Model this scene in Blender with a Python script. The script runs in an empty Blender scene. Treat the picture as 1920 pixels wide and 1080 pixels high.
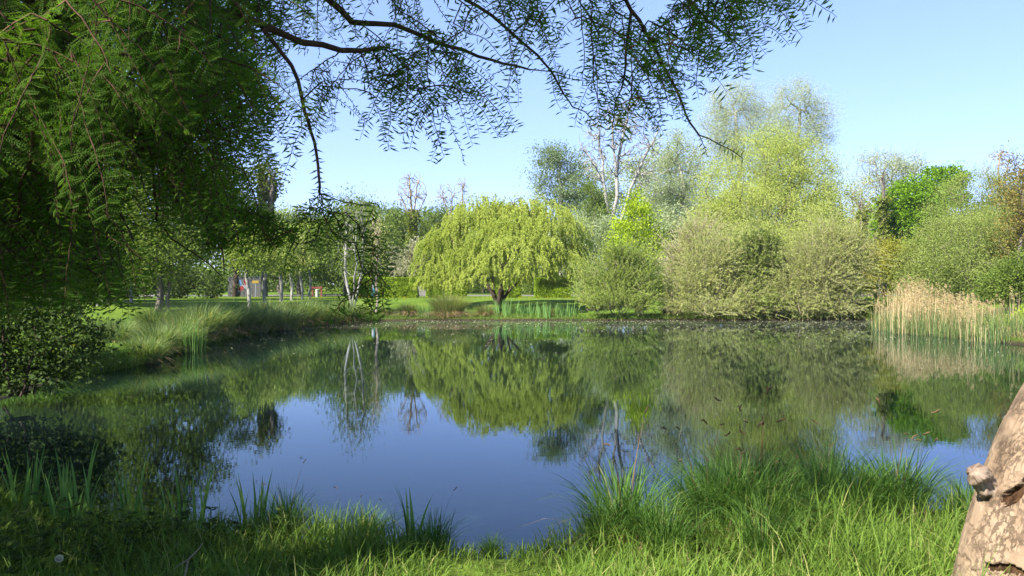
import bpy, math, random
import numpy as np
from mathutils import Vector

sc = bpy.context.scene
COL = sc.collection
rng = np.random.default_rng(11)

# ------------------------------------------------------------------ camera
F, YH, CAMZ = 1507.0, 535.0, 2.0          # focal length in photo pixels, horizon row, eye height over the water
cam_d = bpy.data.cameras.new('camera'); cam = bpy.data.objects.new('camera', cam_d); COL.objects.link(cam)
cam_d.sensor_width = 36; cam_d.lens = 36 * F / 1920; cam_d.clip_end = 3000; cam_d.clip_start = .05
cam.location = (0, 0, CAMZ); cam.rotation_euler = (math.radians(90) - math.atan((540 - YH) / F), 0, 0)
sc.camera = cam
# ------------------------------------------------------------------ sky and sun
SUN_EL, SUN_AZ = math.radians(42), math.radians(229)      # azimuth clockwise from +Y: left and a little behind
w = bpy.data.worlds.new('World'); sc.world = w; w.use_nodes = True
nt = w.node_tree; bg = nt.nodes['Background']
sky = nt.nodes.new('ShaderNodeTexSky'); sky.sky_type = 'NISHITA'; sky.sun_disc = False
sky.sun_elevation = SUN_EL; sky.sun_rotation = SUN_AZ; sky.air_density = 1.0; sky.dust_density = .2; sky.ozone_density = 5
# even out the red and green towards the horizon, as in the photograph's pale spring sky
sp = nt.nodes.new('ShaderNodeSeparateColor'); cb = nt.nodes.new('ShaderNodeCombineColor'); nt.links.new(sky.outputs[0], sp.inputs[0])
for ch, (k, g) in enumerate(((.232, .63), (.232, .65), (.232, .95))):
    m1 = nt.nodes.new('ShaderNodeMath'); m1.operation = 'MULTIPLY'; m1.inputs[1].default_value = k; nt.links.new(sp.outputs[ch], m1.inputs[0])
    m2 = nt.nodes.new('ShaderNodeMath'); m2.operation = 'POWER'; m2.inputs[1].default_value = g; nt.links.new(m1.outputs[0], m2.inputs[0])
    m3 = nt.nodes.new('ShaderNodeMath'); m3.operation = 'MULTIPLY'; m3.inputs[1].default_value = (.755, .815, 1.06)[ch] / k; nt.links.new(m2.outputs[0], m3.inputs[0])
    nt.links.new(m3.outputs[0], cb.inputs[ch])
nt.links.new(cb.outputs[0], bg.inputs[0]); bg.inputs[1].default_value = .085
sl = bpy.data.lights.new('sun', 'SUN'); sl.energy = 4.9; sl.angle = math.radians(.5); sl.color = (1, .935, .83)
so = bpy.data.objects.new('sun', sl); COL.objects.link(so)
TO_SUN = np.array([math.sin(SUN_AZ) * math.cos(SUN_EL), math.cos(SUN_AZ) * math.cos(SUN_EL), math.sin(SUN_EL)])
so.rotation_euler = Vector(TO_SUN).to_track_quat('Z', 'Y').to_euler(); so.location = (-20, -10, 40)
sc.view_settings.view_transform = 'Standard'; sc.view_settings.look = 'None'
sc.view_settings.exposure = 1.72; sc.view_settings.gamma = 1
sc.render.engine = 'CYCLES'
cy = sc.cycles
cy.max_bounces = 8; cy.diffuse_bounces = 3; cy.glossy_bounces = 3; cy.transmission_bounces = 4
cy.use_denoising = True; cy.denoiser = 'OPENIMAGEDENOISE'; cy.denoising_input_passes = 'RGB_ALBEDO_NORMAL'; cy.denoising_prefilter = 'ACCURATE'
cy.sample_clamp_indirect = 6

# ------------------------------------------------------------------ helpers
def X(px, D): return (px - 960) / F * D
def Z(py, D): return CAMZ + (YH - py) / F * D
def nrm(v): return v / np.maximum(np.linalg.norm(v, axis=-1, keepdims=True), 1e-9)
def rdir(n, g=None):
    g = g or rng; return nrm(g.normal(size=(n, 3)))

def vnoise(p, seed=0):
    p = np.asarray(p, float); i = np.floor(p).astype(np.int64); f = p - i; u = f * f * (3 - 2 * f)
    def h(a, b, c):
        n = (a * 374761393 + b * 668265263 + c * 1274126177 + seed * 974711) & 0x7fffffff
        n = ((n ^ (n >> 13)) * 1274126177) & 0x7fffffff
        return ((n ^ (n >> 16)) & 0xffff) / 65535.0
    r = 0
    for dx in (0, 1):
        for dy in (0, 1):
            for dz in (0, 1):
                wgt = (u[..., 0] if dx else 1 - u[..., 0]) * (u[..., 1] if dy else 1 - u[..., 1]) * (u[..., 2] if dz else 1 - u[..., 2])
                r = r + wgt * h(i[..., 0] + dx, i[..., 1] + dy, i[..., 2] + dz)
    return r
def fbm(p, o=4, seed=0):
    a, s, t = 1., 0., 0.
    p = np.asarray(p, float)
    for k in range(o):
        s = s + a * vnoise(p * 2 ** k, seed + k); t += a; a *= .5
    return s / t

class GB:
    """collects quads (and their tint) for one mesh"""
    def __init__(s): s.V = []; s.Q = []; s.T = []; s.S = []; s.n = 0
    def add(s, V, Q, tint=.5, smooth=False):
        V = np.asarray(V, np.float32).reshape(-1, 3); Q = np.asarray(Q, np.int32).reshape(-1, 4)
        s.V.append(V); s.Q.append(Q + s.n); s.n += len(V)
        s.T.append(np.broadcast_to(np.asarray(tint, np.float32), (len(Q),)))
        s.S.append(np.full(len(Q), smooth)); return s
    def mesh(s, name, mat):
        me = bpy.data.meshes.new(name)
        V = np.concatenate(s.V); Q = np.concatenate(s.Q); T = np.concatenate(s.T); S = np.concatenate(s.S)
        me.vertices.add(len(V)); me.vertices.foreach_set('co', V.ravel())
        me.loops.add(len(Q) * 4); me.loops.foreach_set('vertex_index', Q.ravel())
        me.polygons.add(len(Q)); me.polygons.foreach_set('loop_start', np.arange(0, len(Q) * 4, 4, dtype=np.int32))
        me.polygons.foreach_set('use_smooth', S)
        at = me.attributes.new('tint', 'FLOAT', 'FACE'); at.data.foreach_set('value', T.astype(np.float32))
        me.materials.append(mat); me.update(calc_edges=True); return me

def empty(name, loc, label, cat, group=None, kind=None):
    o = bpy.data.objects.new(name, None); COL.objects.link(o); o.location = loc; o.empty_display_size = .3
    tag(o, label, cat, group, kind); return o
def tag(o, label=None, cat=None, group=None, kind=None):
    for k, v in (('label', label), ('category', cat), ('group', group), ('kind', kind)):
        if v: o[k] = v
    return o
def link(name, me, parent=None, loc=None):
    o = bpy.data.objects.new(name, me); COL.objects.link(o)
    if parent: o.parent = parent
    if loc is not None: o.location = loc
    return o
def part(name, gb, mat, parent, off):
    """gb is in world coordinates; off is the parent's location"""
    gb.V = [v - np.asarray(off, np.float32) for v in gb.V]
    return link(name, gb.mesh(name, mat), parent)

# ------------------------------------------------------------------ materials
def newmat(name):
    m = bpy.data.materials.new(name); m.use_nodes = True; t = m.node_tree
    return m, t, t.nodes, t.links, t.nodes['Principled BSDF']
def leafmat(name, a, b, c=None, transl=.42, spec=.12, rough=.6):
    m, t, N, L, P = newmat(name)
    at = N.new('ShaderNodeAttribute'); at.attribute_name = 'tint'
    r = N.new('ShaderNodeValToRGB'); r.color_ramp.elements[0].color = (*a, 1); r.color_ramp.elements[1].color = (*b, 1)
    if c:
        e = r.color_ramp.elements.new(.93); e.color = (*b, 1); r.color_ramp.elements[-1].color = (*c, 1)
    L.new(at.outputs['Fac'], r.inputs[0])
    P.inputs['Roughness'].default_value = rough; P.inputs['Specular IOR Level'].default_value = spec
    tr = N.new('ShaderNodeBsdfTranslucent'); mx = N.new('ShaderNodeMixShader'); mx.inputs[0].default_value = transl
    g = N.new('ShaderNodeMix'); g.data_type = 'RGBA'; g.blend_type = 'MULTIPLY'; g.inputs[0].default_value = 1; g.inputs[7].default_value = (1.1, 1.15, .55, 1)
    L.new(r.outputs[0], P.inputs['Base Color']); L.new(r.outputs[0], g.inputs[6]); L.new(g.outputs[2], tr.inputs[0])
    L.new(P.outputs[0], mx.inputs[1]); L.new(tr.outputs[0], mx.inputs[2]); L.new(mx.outputs[0], N['Material Output'].inputs[0])
    return m
def barkmat(name, a, b, scale=6., stretch=.25, bump=.4):
    m, t, N, L, P = newmat(name)
    tc = N.new('ShaderNodeTexCoord'); mp = N.new('ShaderNodeMapping'); mp.inputs['Scale'].default_value = (1, 1, stretch)
    no = N.new('ShaderNodeTexNoise'); no.inputs['Scale'].default_value = scale; no.inputs['Detail'].default_value = 6; no.inputs['Roughness'].default_value = .65
    r = N.new('ShaderNodeValToRGB'); r.color_ramp.elements[0].position = .3; r.color_ramp.elements[1].position = .7
    r.color_ramp.elements[0].color = (*a, 1); r.color_ramp.elements[1].color = (*b, 1)
    bp = N.new('ShaderNodeBump'); bp.inputs['Strength'].default_value = bump; bp.inputs['Distance'].default_value = .03
    L.new(tc.outputs['Object'], mp.inputs[0]); L.new(mp.outputs[0], no.inputs[0]); L.new(no.outputs[0], r.inputs[0])
    L.new(r.outputs[0], P.inputs['Base Color']); L.new(no.outputs[0], bp.inputs['Height']); L.new(bp.outputs[0], P.inputs['Normal'])
    P.inputs['Roughness'].default_value = .9; P.inputs['Specular IOR Level'].default_value = .2
    return m
def plain(name, c, rough=.7, var=.25, scale=8.):
    m, t, N, L, P = newmat(name)
    tc = N.new('ShaderNodeTexCoord'); no = N.new('ShaderNodeTexNoise'); no.inputs['Scale'].default_value = scale; no.inputs['Detail'].default_value = 5
    r = N.new('ShaderNodeValToRGB'); r.color_ramp.elements[0].position = .25; r.color_ramp.elements[1].position = .75
    r.color_ramp.elements[0].color = (*[x * (1 - var) for x in c], 1); r.color_ramp.elements[1].color = (*[min(1, x * (1 + var)) for x in c], 1)
    L.new(tc.outputs['Object'], no.inputs[0]); L.new(no.outputs[0], r.inputs[0]); L.new(r.outputs[0], P.inputs['Base Color'])
    P.inputs['Roughness'].default_value = rough; return m

B_GREY = barkmat('bark_grey', (.06, .05, .04), (.19, .165, .13))
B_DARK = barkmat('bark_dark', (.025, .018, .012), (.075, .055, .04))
B_PALE = barkmat('bark_pale', (.15, .145, .13), (.33, .325, .30), scale=3)
B_TWIG = barkmat('bark_twig', (.16, .13, .09), (.32, .27, .2))
B_RED = barkmat('bark_redwood', (.035, .018, .010), (.10, .055, .032), scale=14, stretch=.12)
B_PINK = barkmat('bark_pinkish', (.22, .17, .13), (.42, .34, .27))

M = {
 'willow': leafmat('leaf_weeping_willow', (.25, .32, .048), (.44, .495, .115)),
 'yellowgreen': leafmat('leaf_yellow_green', (.28, .34, .07), (.46, .51, .16)),
 'sallow': leafmat('leaf_sallow', (.25, .29, .07), (.45, .48, .18), (.52, .48, .29)),
 'bush': leafmat('leaf_waterside_bush', (.17, .25, .04), (.36, .44, .10)),
 'poplar': leafmat('leaf_pale_poplar', (.28, .33, .20), (.48, .53, .38)),
 'greygreen': leafmat('leaf_grey_green', (.20, .26, .13), (.44, .50, .30)),
 'bluegreen': leafmat('leaf_blue_green', (.10, .16, .075), (.26, .34, .18)),
 'lime': leafmat('leaf_lime', (.22, .32, .015), (.42, .52, .05)),
 'maple': leafmat('leaf_bright_maple', (.07, .17, .008), (.20, .34, .022)),
 'mid': leafmat('leaf_mid_green', (.07, .12, .022), (.20, .27, .05)),
 'alder': leafmat('leaf_alder', (.08, .13, .02), (.20, .27, .045)),
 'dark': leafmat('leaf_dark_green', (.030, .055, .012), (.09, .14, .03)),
 'olive': leafmat('leaf_olive', (.15, .20, .045), (.34, .40, .12)),
 'red': leafmat('leaf_reddish', (.13, .12, .03), (.30, .24, .07), (.28, .10, .05)),
 'ivy': leafmat('leaf_ivy', (.05, .085, .012), (.20, .24, .03)),
 'goldgreen': leafmat('leaf_gold_green', (.18, .19, .02), (.36, .34, .06)),
 'blossom': leafmat('leaf_blossom', (.20, .23, .10), (.48, .46, .36)),
 'hedge': leafmat('leaf_hedge', (.15, .24, .015), (.34, .45, .04)),
 'redwood': leafmat('leaf_redwood_spray', (.038, .10, .012), (.14, .25, .028), transl=.6),
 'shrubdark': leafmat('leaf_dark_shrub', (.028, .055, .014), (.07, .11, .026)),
 'sedge': leafmat('blade_sedge', (.07, .125, .045), (.20, .26, .09), (.28, .22, .11)),
 'tuss': leafmat('blade_tussock', (.13, .17, .05), (.27, .29, .11)),
 'dead': leafmat('blade_dead', (.20, .13, .07), (.42, .31, .19)),
 'iris': leafmat('blade_iris', (.08, .18, .045), (.19, .32, .09)),
 'grass': leafmat('blade_grass', (.06, .125, .014), (.19, .29, .05), (.34, .34, .12), transl=.4),
 'grassd': leafmat('blade_sedge_near', (.04, .10, .018), (.12, .23, .045), (.26, .22, .10), transl=.4),
 'reed': leafmat('stem_reed', (.36, .27, .13), (.62, .50, .31)),
 'seed': leafmat('seed_head', (.09, .055, .028), (.25, .16, .09)),
 'straw': leafmat('blade_straw', (.36, .27, .14), (.62, .50, .32)),
 'flower': leafmat('petal_yellow', (.65, .48, .02), (.8, .62, .04)),
 'white': leafmat('petal_white', (.6, .6, .5), (.8, .8, .75)),
 'fluff': leafmat('fluff_pale', (.20, .18, .12), (.75, .74, .66)),
}

# ------------------------------------------------------------------ pond outline and terrain
POND = np.array([(-14, 9.5), (-9.5, 8.2), (-6.5, 7.3), (-4, 6.6), (-2, 6.2), (-.9, 5.9), (0, 5.75), (1, 6.1), (2, 6.6), (3.2, 6.8), (4.5, 6.6), (7, 6.5),
 (11, 8), (16, 12), (19, 18), (18.5, 23), (17.0, 26.5), (17.3, 30), (16.7, 33.5), (17.2, 36.5), (19.5, 40), (21, 44), (20, 46.3), (14, 46),
 (10, 46.3), (6, 45.5), (2, 46), (-1, 45.7), (-5, 46), (-8, 45), (-9.2, 43.5), (-10.4, 38), (-11.0, 34), (-10.9, 29), (-10.6, 26), (-9.9, 22), (-9.5, 19.4),
 (-9.8, 17), (-9.2, 14.4), (-10.5, 12.5), (-14, 11.6)])
def sdist(x, y):
    p = np.stack([np.ravel(x), np.ravel(y)], -1); d = np.full(len(p), 1e9); inside = np.zeros(len(p), bool)
    n = len(POND)
    for i in range(n):
        a = POND[i]; b = POND[(i + 1) % n]; e = b - a
        t = np.clip(((p - a) @ e) / (e @ e), 0, 1); q = a + t[:, None] * e
        d = np.minimum(d, np.hypot(*(p - q).T))
        c = ((a[1] > p[:, 1]) != (b[1] > p[:, 1])) & (p[:, 0] < (b[0] - a[0]) * (p[:, 1] - a[1]) / (b[1] - a[1] + 1e-12) + a[0])
        inside ^= c
    return np.where(inside, -d, d).reshape(np.shape(x))
def height(x, y):
    x = np.asarray(x, float); y = np.asarray(y, float)
    d = sdist(x, y) + .35 * (vnoise(np.stack([x * .7, y * .7, x * 0], -1), 3) - .5)
    t = np.clip(d / 15, 0, 1); s = t * t * (3 - 2 * t)
    bank = np.clip((d + .15) / .3, 0, 1) * .16
    z = np.where(d > -.15, bank + .75 * s, np.maximum(-.9, (d + .15) * .5))
    bump = .05 * (vnoise(np.stack([x * .5, y * .5, x * 0], -1), 5) - .5) * np.clip(d, 0, 1) * (np.hypot(x, y) < 70)
    return z + bump
def G(x, y): return float(height(np.array([x]), np.array([y]))[0])

def groundmat():
    m, t, N, L, P = newmat('meadow_ground')
    tc = N.new('ShaderNodeTexCoord')
    def noise(s, d=5):
        n = N.new('ShaderNodeTexNoise'); n.inputs['Scale'].default_value = s; n.inputs['Detail'].default_value = d; L.new(tc.outputs['Object'], n.inputs[0]); return n
    a, b = noise(.35), noise(9., 8)
    r1 = N.new('ShaderNodeValToRGB'); r1.color_ramp.elements[0].color = (.065, .125, .012, 1); r1.color_ramp.elements[1].color = (.13, .20, .022, 1)
    r1.color_ramp.elements[0].position = .3; r1.color_ramp.elements[1].position = .7; L.new(a.outputs[0], r1.inputs[0])
    r2 = N.new('ShaderNodeValToRGB'); r2.color_ramp.elements[0].color = (.55, .55, .5, 1); r2.color_ramp.elements[1].color = (1.15, 1.15, 1.1, 1)
    r2.color_ramp.elements[0].position = .35; r2.color_ramp.elements[1].position = .65; L.new(b.outputs[0], r2.inputs[0])
    mu = N.new('ShaderNodeMix'); mu.data_type = 'RGBA'; mu.blend_type = 'MULTIPLY'; mu.inputs[0].default_value = 1
    L.new(r1.outputs[0], mu.inputs[6]); L.new(r2.outputs[0], mu.inputs[7])
    sx = N.new('ShaderNodeSeparateXYZ'); L.new(tc.outputs['Object'], sx.inputs[0])
    mr = N.new('ShaderNodeMapRange'); mr.inputs[1].default_value = .05; mr.inputs[2].default_value = .2; L.new(sx.outputs['Z'], mr.inputs[0])
    mx = N.new('ShaderNodeMix'); mx.data_type = 'RGBA'; mx.inputs[6].default_value = (.03, .026, .014, 1)
    L.new(mr.outputs[0], mx.inputs[0]); L.new(mu.outputs[2], mx.inputs[7]); L.new(mx.outputs[2], P.inputs['Base Color'])
    bp = N.new('ShaderNodeBump'); bp.inputs['Strength'].default_value = .8; bp.inputs['Distance'].default_value = .08; L.new(b.outputs[0], bp.inputs['Height']); L.new(bp.outputs[0], P.inputs['Normal'])
    P.inputs['Roughness'].default_value = .95; P.inputs['Specular IOR Level'].default_value = .1
    return m
gx = np.concatenate([[-1500, -700, -350, -180, -120, -80, -60, -48], np.arange(-40, 44, .4), [46, 52, 65, 90, 130, 200, 380, 700, 1500]])
gy = np.concatenate([[-1500, -600, -200, -80, -40, -20, -12, -6], np.arange(-3, 72, .4), [74, 78, 84, 92, 105, 130, 180, 300, 600, 1500]])
A, Bq = np.meshgrid(gx, gy); Hq = height(A, Bq)
gb = GB(); nx, ny = len(gx), len(gy)
idx = np.arange(nx * ny).reshape(ny, nx)
gb.add(np.stack([A, Bq, Hq], -1), np.stack([idx[:-1, :-1], idx[:-1, 1:], idx[1:, 1:], idx[1:, :-1]], -1), smooth=True)
tag(link('ground', gb.mesh('ground', groundmat())), kind='structure')

def watermat():
    m, t, N, L, P = newmat('pond_water')
    tc = N.new('ShaderNodeTexCoord'); mp = N.new('ShaderNodeMapping'); mp.inputs['Scale'].default_value = (.6, 1.6, 1); L.new(tc.outputs['Object'], mp.inputs[0])
    no = N.new('ShaderNodeTexNoise'); no.inputs['Scale'].default_value = 4.5; no.inputs['Detail'].default_value = 3; L.new(mp.outputs[0], no.inputs[0])
    bp = N.new('ShaderNodeBump'); bp.inputs['Strength'].default_value = .007; bp.inputs['Distance'].default_value = .05
    L.new(no.outputs[0], bp.inputs['Height'])
    # a thin film of pollen and dust drifting on the far half of the pond
    sx = N.new('ShaderNodeSeparateXYZ'); L.new(tc.outputs['Object'], sx.inputs[0])
    mr = N.new('ShaderNodeMapRange'); mr.interpolation_type = 'SMOOTHSTEP'; mr.inputs[1].default_value = 30; mr.inputs[2].default_value = 46; L.new(sx.outputs['Y'], mr.inputs[0])
    n2 = N.new('ShaderNodeTexNoise'); n2.inputs['Scale'].default_value = .5; n2.inputs['Detail'].default_value = 8; n2.inputs['Roughness'].default_value = .7; L.new(tc.outputs['Object'], n2.inputs[0])
    r = N.new('ShaderNodeMapRange'); r.inputs[1].default_value = .4; r.inputs[2].default_value = .7; r.inputs[3].default_value = .0; r.inputs[4].default_value = .3; L.new(n2.outputs[0], r.inputs[0])
    mu = N.new('ShaderNodeMath'); mu.operation = 'MULTIPLY'; L.new(mr.outputs[0], mu.inputs[0]); L.new(r.outputs[0], mu.inputs[1])
    df = N.new('ShaderNodeBsdfDiffuse'); df.inputs[0].default_value = (.15, .14, .10, 1)
    body = N.new('ShaderNodeBsdfDiffuse'); body.inputs[0].default_value = (.004, .008, .007, 1)
    gl = N.new('ShaderNodeBsdfGlossy'); gl.inputs['Roughness'].default_value = .01; gl.inputs['Color'].default_value = (.84, .95, 1, 1); L.new(bp.outputs[0], gl.inputs['Normal'])
    fr = N.new('ShaderNodeFresnel'); fr.inputs[0].default_value = 1.36; L.new(bp.outputs[0], fr.inputs['Normal'])
    wm = N.new('ShaderNodeMixShader'); L.new(fr.outputs[0], wm.inputs[0]); L.new(body.outputs[0], wm.inputs[1]); L.new(gl.outputs[0], wm.inputs[2]); N.remove(P)
    mx = N.new('ShaderNodeMixShader'); L.new(mu.outputs[0], mx.inputs[0]); L.new(wm.outputs[0], mx.inputs[1]); L.new(df.outputs[0], mx.inputs[2])
    L.new(mx.outputs[0], N['Material Output'].inputs[0]); return m
gb = GB(); gb.add([(-30, 2, 0), (40, 2, 0), (40, 60, 0), (-30, 60, 0)], [[0, 1, 2, 3]])
tag(link('water', gb.mesh('water', watermat())), kind='structure')

def strip(name, pts, width, mat, dz):
    gb = GB(); pts = np.array(pts, float)
    d = nrm(np.gradient(pts, axis=0)); s = np.stack([-d[:, 1], d[:, 0]], -1) * width / 2
    wob = .12 * width * (rng.random((len(pts), 1)) - .5)
    L_, R_ = pts + s * (1 + wob), pts - s * (1 - wob)
    V = np.concatenate([np.column_stack([q, height(q[:, 0], q[:, 1]) + dz]) for q in (L_, R_)]); n = len(pts); i = np.arange(n - 1)
    gb.add(V, np.stack([i, i + n, i + n + 1, i + 1], -1)); return tag(link(name, gb.mesh(name, mat)), kind='structure')
strip('road', np.column_stack([np.linspace(-50, 70, 60), 84 + 1.5 * np.sin(np.linspace(0, 3, 60))]), 9, plain('road_asphalt', (.13, .125, .12), .9, .15, 3), .02)
strip('path', np.column_stack([np.linspace(6.5, 26, 50), 61.5 + .5 * np.sin(np.linspace(0, 5, 50))]), 1.8, plain('path_gravel', (.26, .23, .18), .95, .2, 12), .05)

# ------------------------------------------------------------------ plant building blocks
def leafquads(gb, P, D, Nn, L, W, tint):
    P = np.asarray(P); n = len(P); L = np.broadcast_to(L, (n,))[:, None]; W = np.broadcast_to(W, (n,))[:, None]
    S = nrm(np.cross(D, Nn)); up = np.cross(S, D) * L * .12
    mid = P + D * L * .48 + up
    V = np.stack([P, mid + S * W * .5, P + D * L, mid - S * W * .5], 1)
    gb.add(V, np.arange(4 * n).reshape(n, 4), tint)
def tubes(gb, A, Bp, ra, rb, k=5, tint=.5):
    A = np.asarray(A, float); Bp = np.asarray(Bp, float); n = len(A)
    d = nrm(Bp - A); ref = np.where(np.abs(d[:, 2:3]) > .9, [[1., 0, 0]], [[0, 0, 1.]])
    u = nrm(np.cross(d, ref)); v = np.cross(d, u)
    th = np.arange(k) * 2 * np.pi / k
    ring = u[:, None] * np.cos(th)[None, :, None] + v[:, None] * np.sin(th)[None, :, None]
    ra = np.broadcast_to(ra, (n,)); rb = np.broadcast_to(rb, (n,))
    V = np.concatenate([A[:, None] + ring * ra[:, None, None], Bp[:, None] + ring * rb[:, None, None]], 1)
    j = np.arange(k); q = np.stack([j, (j + 1) % k, (j + 1) % k + k, j + k], -1)
    Q = (q[None] + (np.arange(n) * 2 * k)[:, None, None]).reshape(-1, 4)
    gb.add(V, Q, tint, True)
def grow(roots, rpar, targets, wt=.35, chains=None):
    """attach every target to the nearest node of a growing branch graph. chains: list of point arrays that follow each target"""
    roots = np.asarray(roots, float); targets = np.asarray(targets, float)
    extra = sum(len(c) for c in chains) if chains else 0
    n = len(roots) + len(targets) + extra
    N = np.zeros((n, 3)); par = np.full(n, -1); pl = np.zeros(n)
    m = len(roots); N[:m] = roots; par[:m] = rpar
    for i in range(m):
        if par[i] >= 0: pl[i] = pl[par[i]] + np.linalg.norm(N[i] - N[par[i]]) * .4
    dmin = np.array([np.min(np.linalg.norm(roots - t, axis=1)) for t in targets]) if len(targets) else []
    for ti in np.argsort(dmin):
        t = targets[ti]
        c = np.linalg.norm(N[:m] - t, axis=1) + wt * pl[:m]
        p = int(np.argmin(c)); N[m] = t; par[m] = p; pl[m] = pl[p] + np.linalg.norm(t - N[p]); m += 1
        if chains:
            for q in chains[ti]:
                N[m] = q; par[m] = m - 1; pl[m] = pl[m - 1] + np.linalg.norm(q - N[m - 1]); m += 1
    return N[:m], par[:m]
def radii(par, rtip, rroot):
    n = len(par); cnt = np.ones(n)
    for i in range(n - 1, 0, -1):
        if par[i] >= 0: cnt[par[i]] += cnt[i]
    p = math.log(max(rroot / rtip, 1.01)) / math.log(max(cnt.max(), 2))
    return rtip * cnt ** p
def graph_tubes(gb, N, par, r, k=5, bend=.1, skip=0, kmin=3, thr=.03):
    e = np.array([i for i in range(skip, len(N)) if par[i] >= 0]); a = N[par[e]]; b = N[e]
    ln = np.linalg.norm(b - a, axis=1, keepdims=True)
    mid = (a + b) / 2 + rng.normal(size=a.shape) * ln * bend * .6 + np.array([0, 0, 1]) * ln * bend * .4
    ra = np.minimum(r[par[e]], r[e] * 1.5); rb = r[e]; rm = (ra + rb) / 2
    for sel, kk in ((rm >= thr, k), (rm < thr, kmin)):
        if sel.any():
            tubes(gb, a[sel], mid[sel], ra[sel], rm[sel], kk); tubes(gb, mid[sel], b[sel], rm[sel], rb[sel], kk)
    return e, a, mid, b

def blobs_world(blobs, D, depth=.85):
    o = []
    for b in blobs:
        cx, cyy, rx, ry = b[:4]; dd = D + (b[4] if len(b) > 4 else 0)
        o.append((np.array([X(cx, dd), dd, Z(cyy, dd)]), np.array([rx * dd / F, max(rx, ry * .8) * dd / F * depth, ry * dd / F])))
    return o
def sample_blobs(bw, n, bias=2.0, zmin=None):
    vol = np.array([np.prod(b[1]) ** .75 for b in bw]); k = rng.choice(len(bw), n, p=vol / vol.sum())
    u = rdir(n) * (rng.random((n, 1)) ** (1 / (3 * bias)))
    C = np.array([b[0] for b in bw])[k]; R = np.array([b[1] for b in bw])[k]
    P = C + u * R
    out = nrm(u * R)
    if zmin is not None: P[:, 2] = np.maximum(P[:, 2], zmin + .15 + .3 * rng.random(n))
    return P, out

def broadleaf(name, label, cat, px, D, blobs, mat, bark=B_GREY, rt=.18, ncl=180, lpc=60, L=.2, W=.13, cR=None, lean=0, bias=1.8, droop=.0,
              stems=1, rtip=.012, depth=.85, spread=.6, group=None, upright=0., zb=None, wt=.35, x0=None):
    """tree or shrub: stems and limbs grown towards leaf clumps; part names trunk and crown"""
    bx = X(px, D) if x0 is None else x0
    z0 = (G(bx, D) if zb is None else zb) - .05
    root = empty(name, (bx, D, z0), label, cat, group); off = np.array([bx, D, z0])
    bw = blobs_world(blobs, D, depth)
    P, out = sample_blobs(bw, int(ncl * 1.3), bias, z0)
    msz = np.mean([b[1].mean() for b in bw]); hol = vnoise(P * 2.0 / msz, int(abs(px)) % 97); kp = np.argsort(-hol)[:ncl]; P = P[kp]; out = out[kp]
    cen = np.mean([b[0] for b in bw], axis=0); ztop = max(b[0][2] + b[1][2] for b in bw)
    roots, rp = [], []
    for s in range(stems):
        a0 = rng.random() * 6.28; sp = (.12 + rt) * (stems > 1)
        base = off + np.array([math.cos(a0) * sp, math.sin(a0) * sp, 0])
        tgt = cen.copy()
        if stems > 1: tgt = tgt + np.array([math.cos(a0), math.sin(a0), 0]) * spread * (bw[0][1][0])
        tgt[2] = z0 + (cen[2] - z0) * (1.1 if stems == 1 else .9)
        m = len(roots); K = 6
        for j in range(K):
            t = j / (K - 1); q = base * (1 - t) + tgt * t
            q[:2] = base[:2] + (tgt[:2] - base[:2]) * t ** 1.5
            if 0 < j: q = q + rng.normal(size=3) * np.array([.12, .12, .03]) * rt * 3
            roots.append(q); rp.append(m + j - 1 if j else (0 if m else -1))
    N, par = grow(roots, rp, P, wt)
    r = radii(par, rtip, rt)
    tb = GB(); graph_tubes(tb, N, par, r, 7 if D < 60 else 5, thr=.05)
    part('trunk', tb, bark, root, off)
    if lpc > 0:
        cR = cR or np.mean([b[1].mean() for b in bw]) * .22
        csz = cR * (.6 + .8 * rng.random(ncl)); ctint = rng.random(ncl)
        k = np.repeat(np.arange(ncl), lpc)
        n = len(k); u = rng.normal(size=(n, 3)) * np.array([1, 1, .7 + upright]) * .55
        LP = P[k] + u * csz[k][:, None]
        LP[:, 2] = np.maximum(LP[:, 2], z0 + .05)
        D_ = nrm(out[k] * .5 + u * .5 + rng.normal(size=(n, 3)) * .6 + np.array([0, 0, upright - droop]))
        Nn = nrm(rng.normal(size=(n, 3)) * .7 + np.array([0, 0, .7]) + out[k] * .5)
        lb = GB(); s = .7 + .6 * rng.random(n)
        leafquads(lb, LP, D_, Nn, L * s, W * s, np.clip(.55 * ctint[k] + .45 * rng.random(n), 0, 1))
        part('crown', lb, mat, root, off)
    return root

def strands(gbl, gbt, S, dirs, lens, nleaf, L, W, grav=.0, leafspread=.5, rt=.008, jitter=.06, tint0=None, seg=5):
    """thin shoots that start at S, follow dirs, bend down with grav, and carry leaves all along"""
    n = len(S); T = np.linspace(0, 1, seg + 1)
    pts = [S]; d = dirs.copy(); p = S.copy()
    for j in range(seg):
        d = nrm(d + np.array([0, 0, -1]) * grav / seg * 2 + rng.normal(size=(n, 3)) * jitter)
        p = p + d * (lens / seg)[:, None]; pts.append(p)
    pts = np.stack(pts, 1)
    if gbt is not None:
        for j in range(seg): tubes(gbt, pts[:, j], pts[:, j + 1], rt * (1 - .15 * j), rt * (1 - .15 * (j + 1)), 3)
    k = np.repeat(np.arange(n), nleaf); t = rng.random(len(k)) ** .8 * seg * .999; j = t.astype(int); f = (t - j)[:, None]
    a = pts[k, j]; b = pts[k, j + 1]; P = a * (1 - f) + b * f; dd = nrm(b - a)
    D_ = nrm(dd + rng.normal(size=(len(k), 3)) * leafspread)
    Nn = rdir(len(k)); s = .7 + .6 * rng.random(len(k))
    tn = rng.random(n) if tint0 is None else tint0
    leafquads(gbl, P, D_, Nn, L * s, W * s, np.clip(.5 * tn[k] + .5 * rng.random(len(k)), 0, 1))

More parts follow.
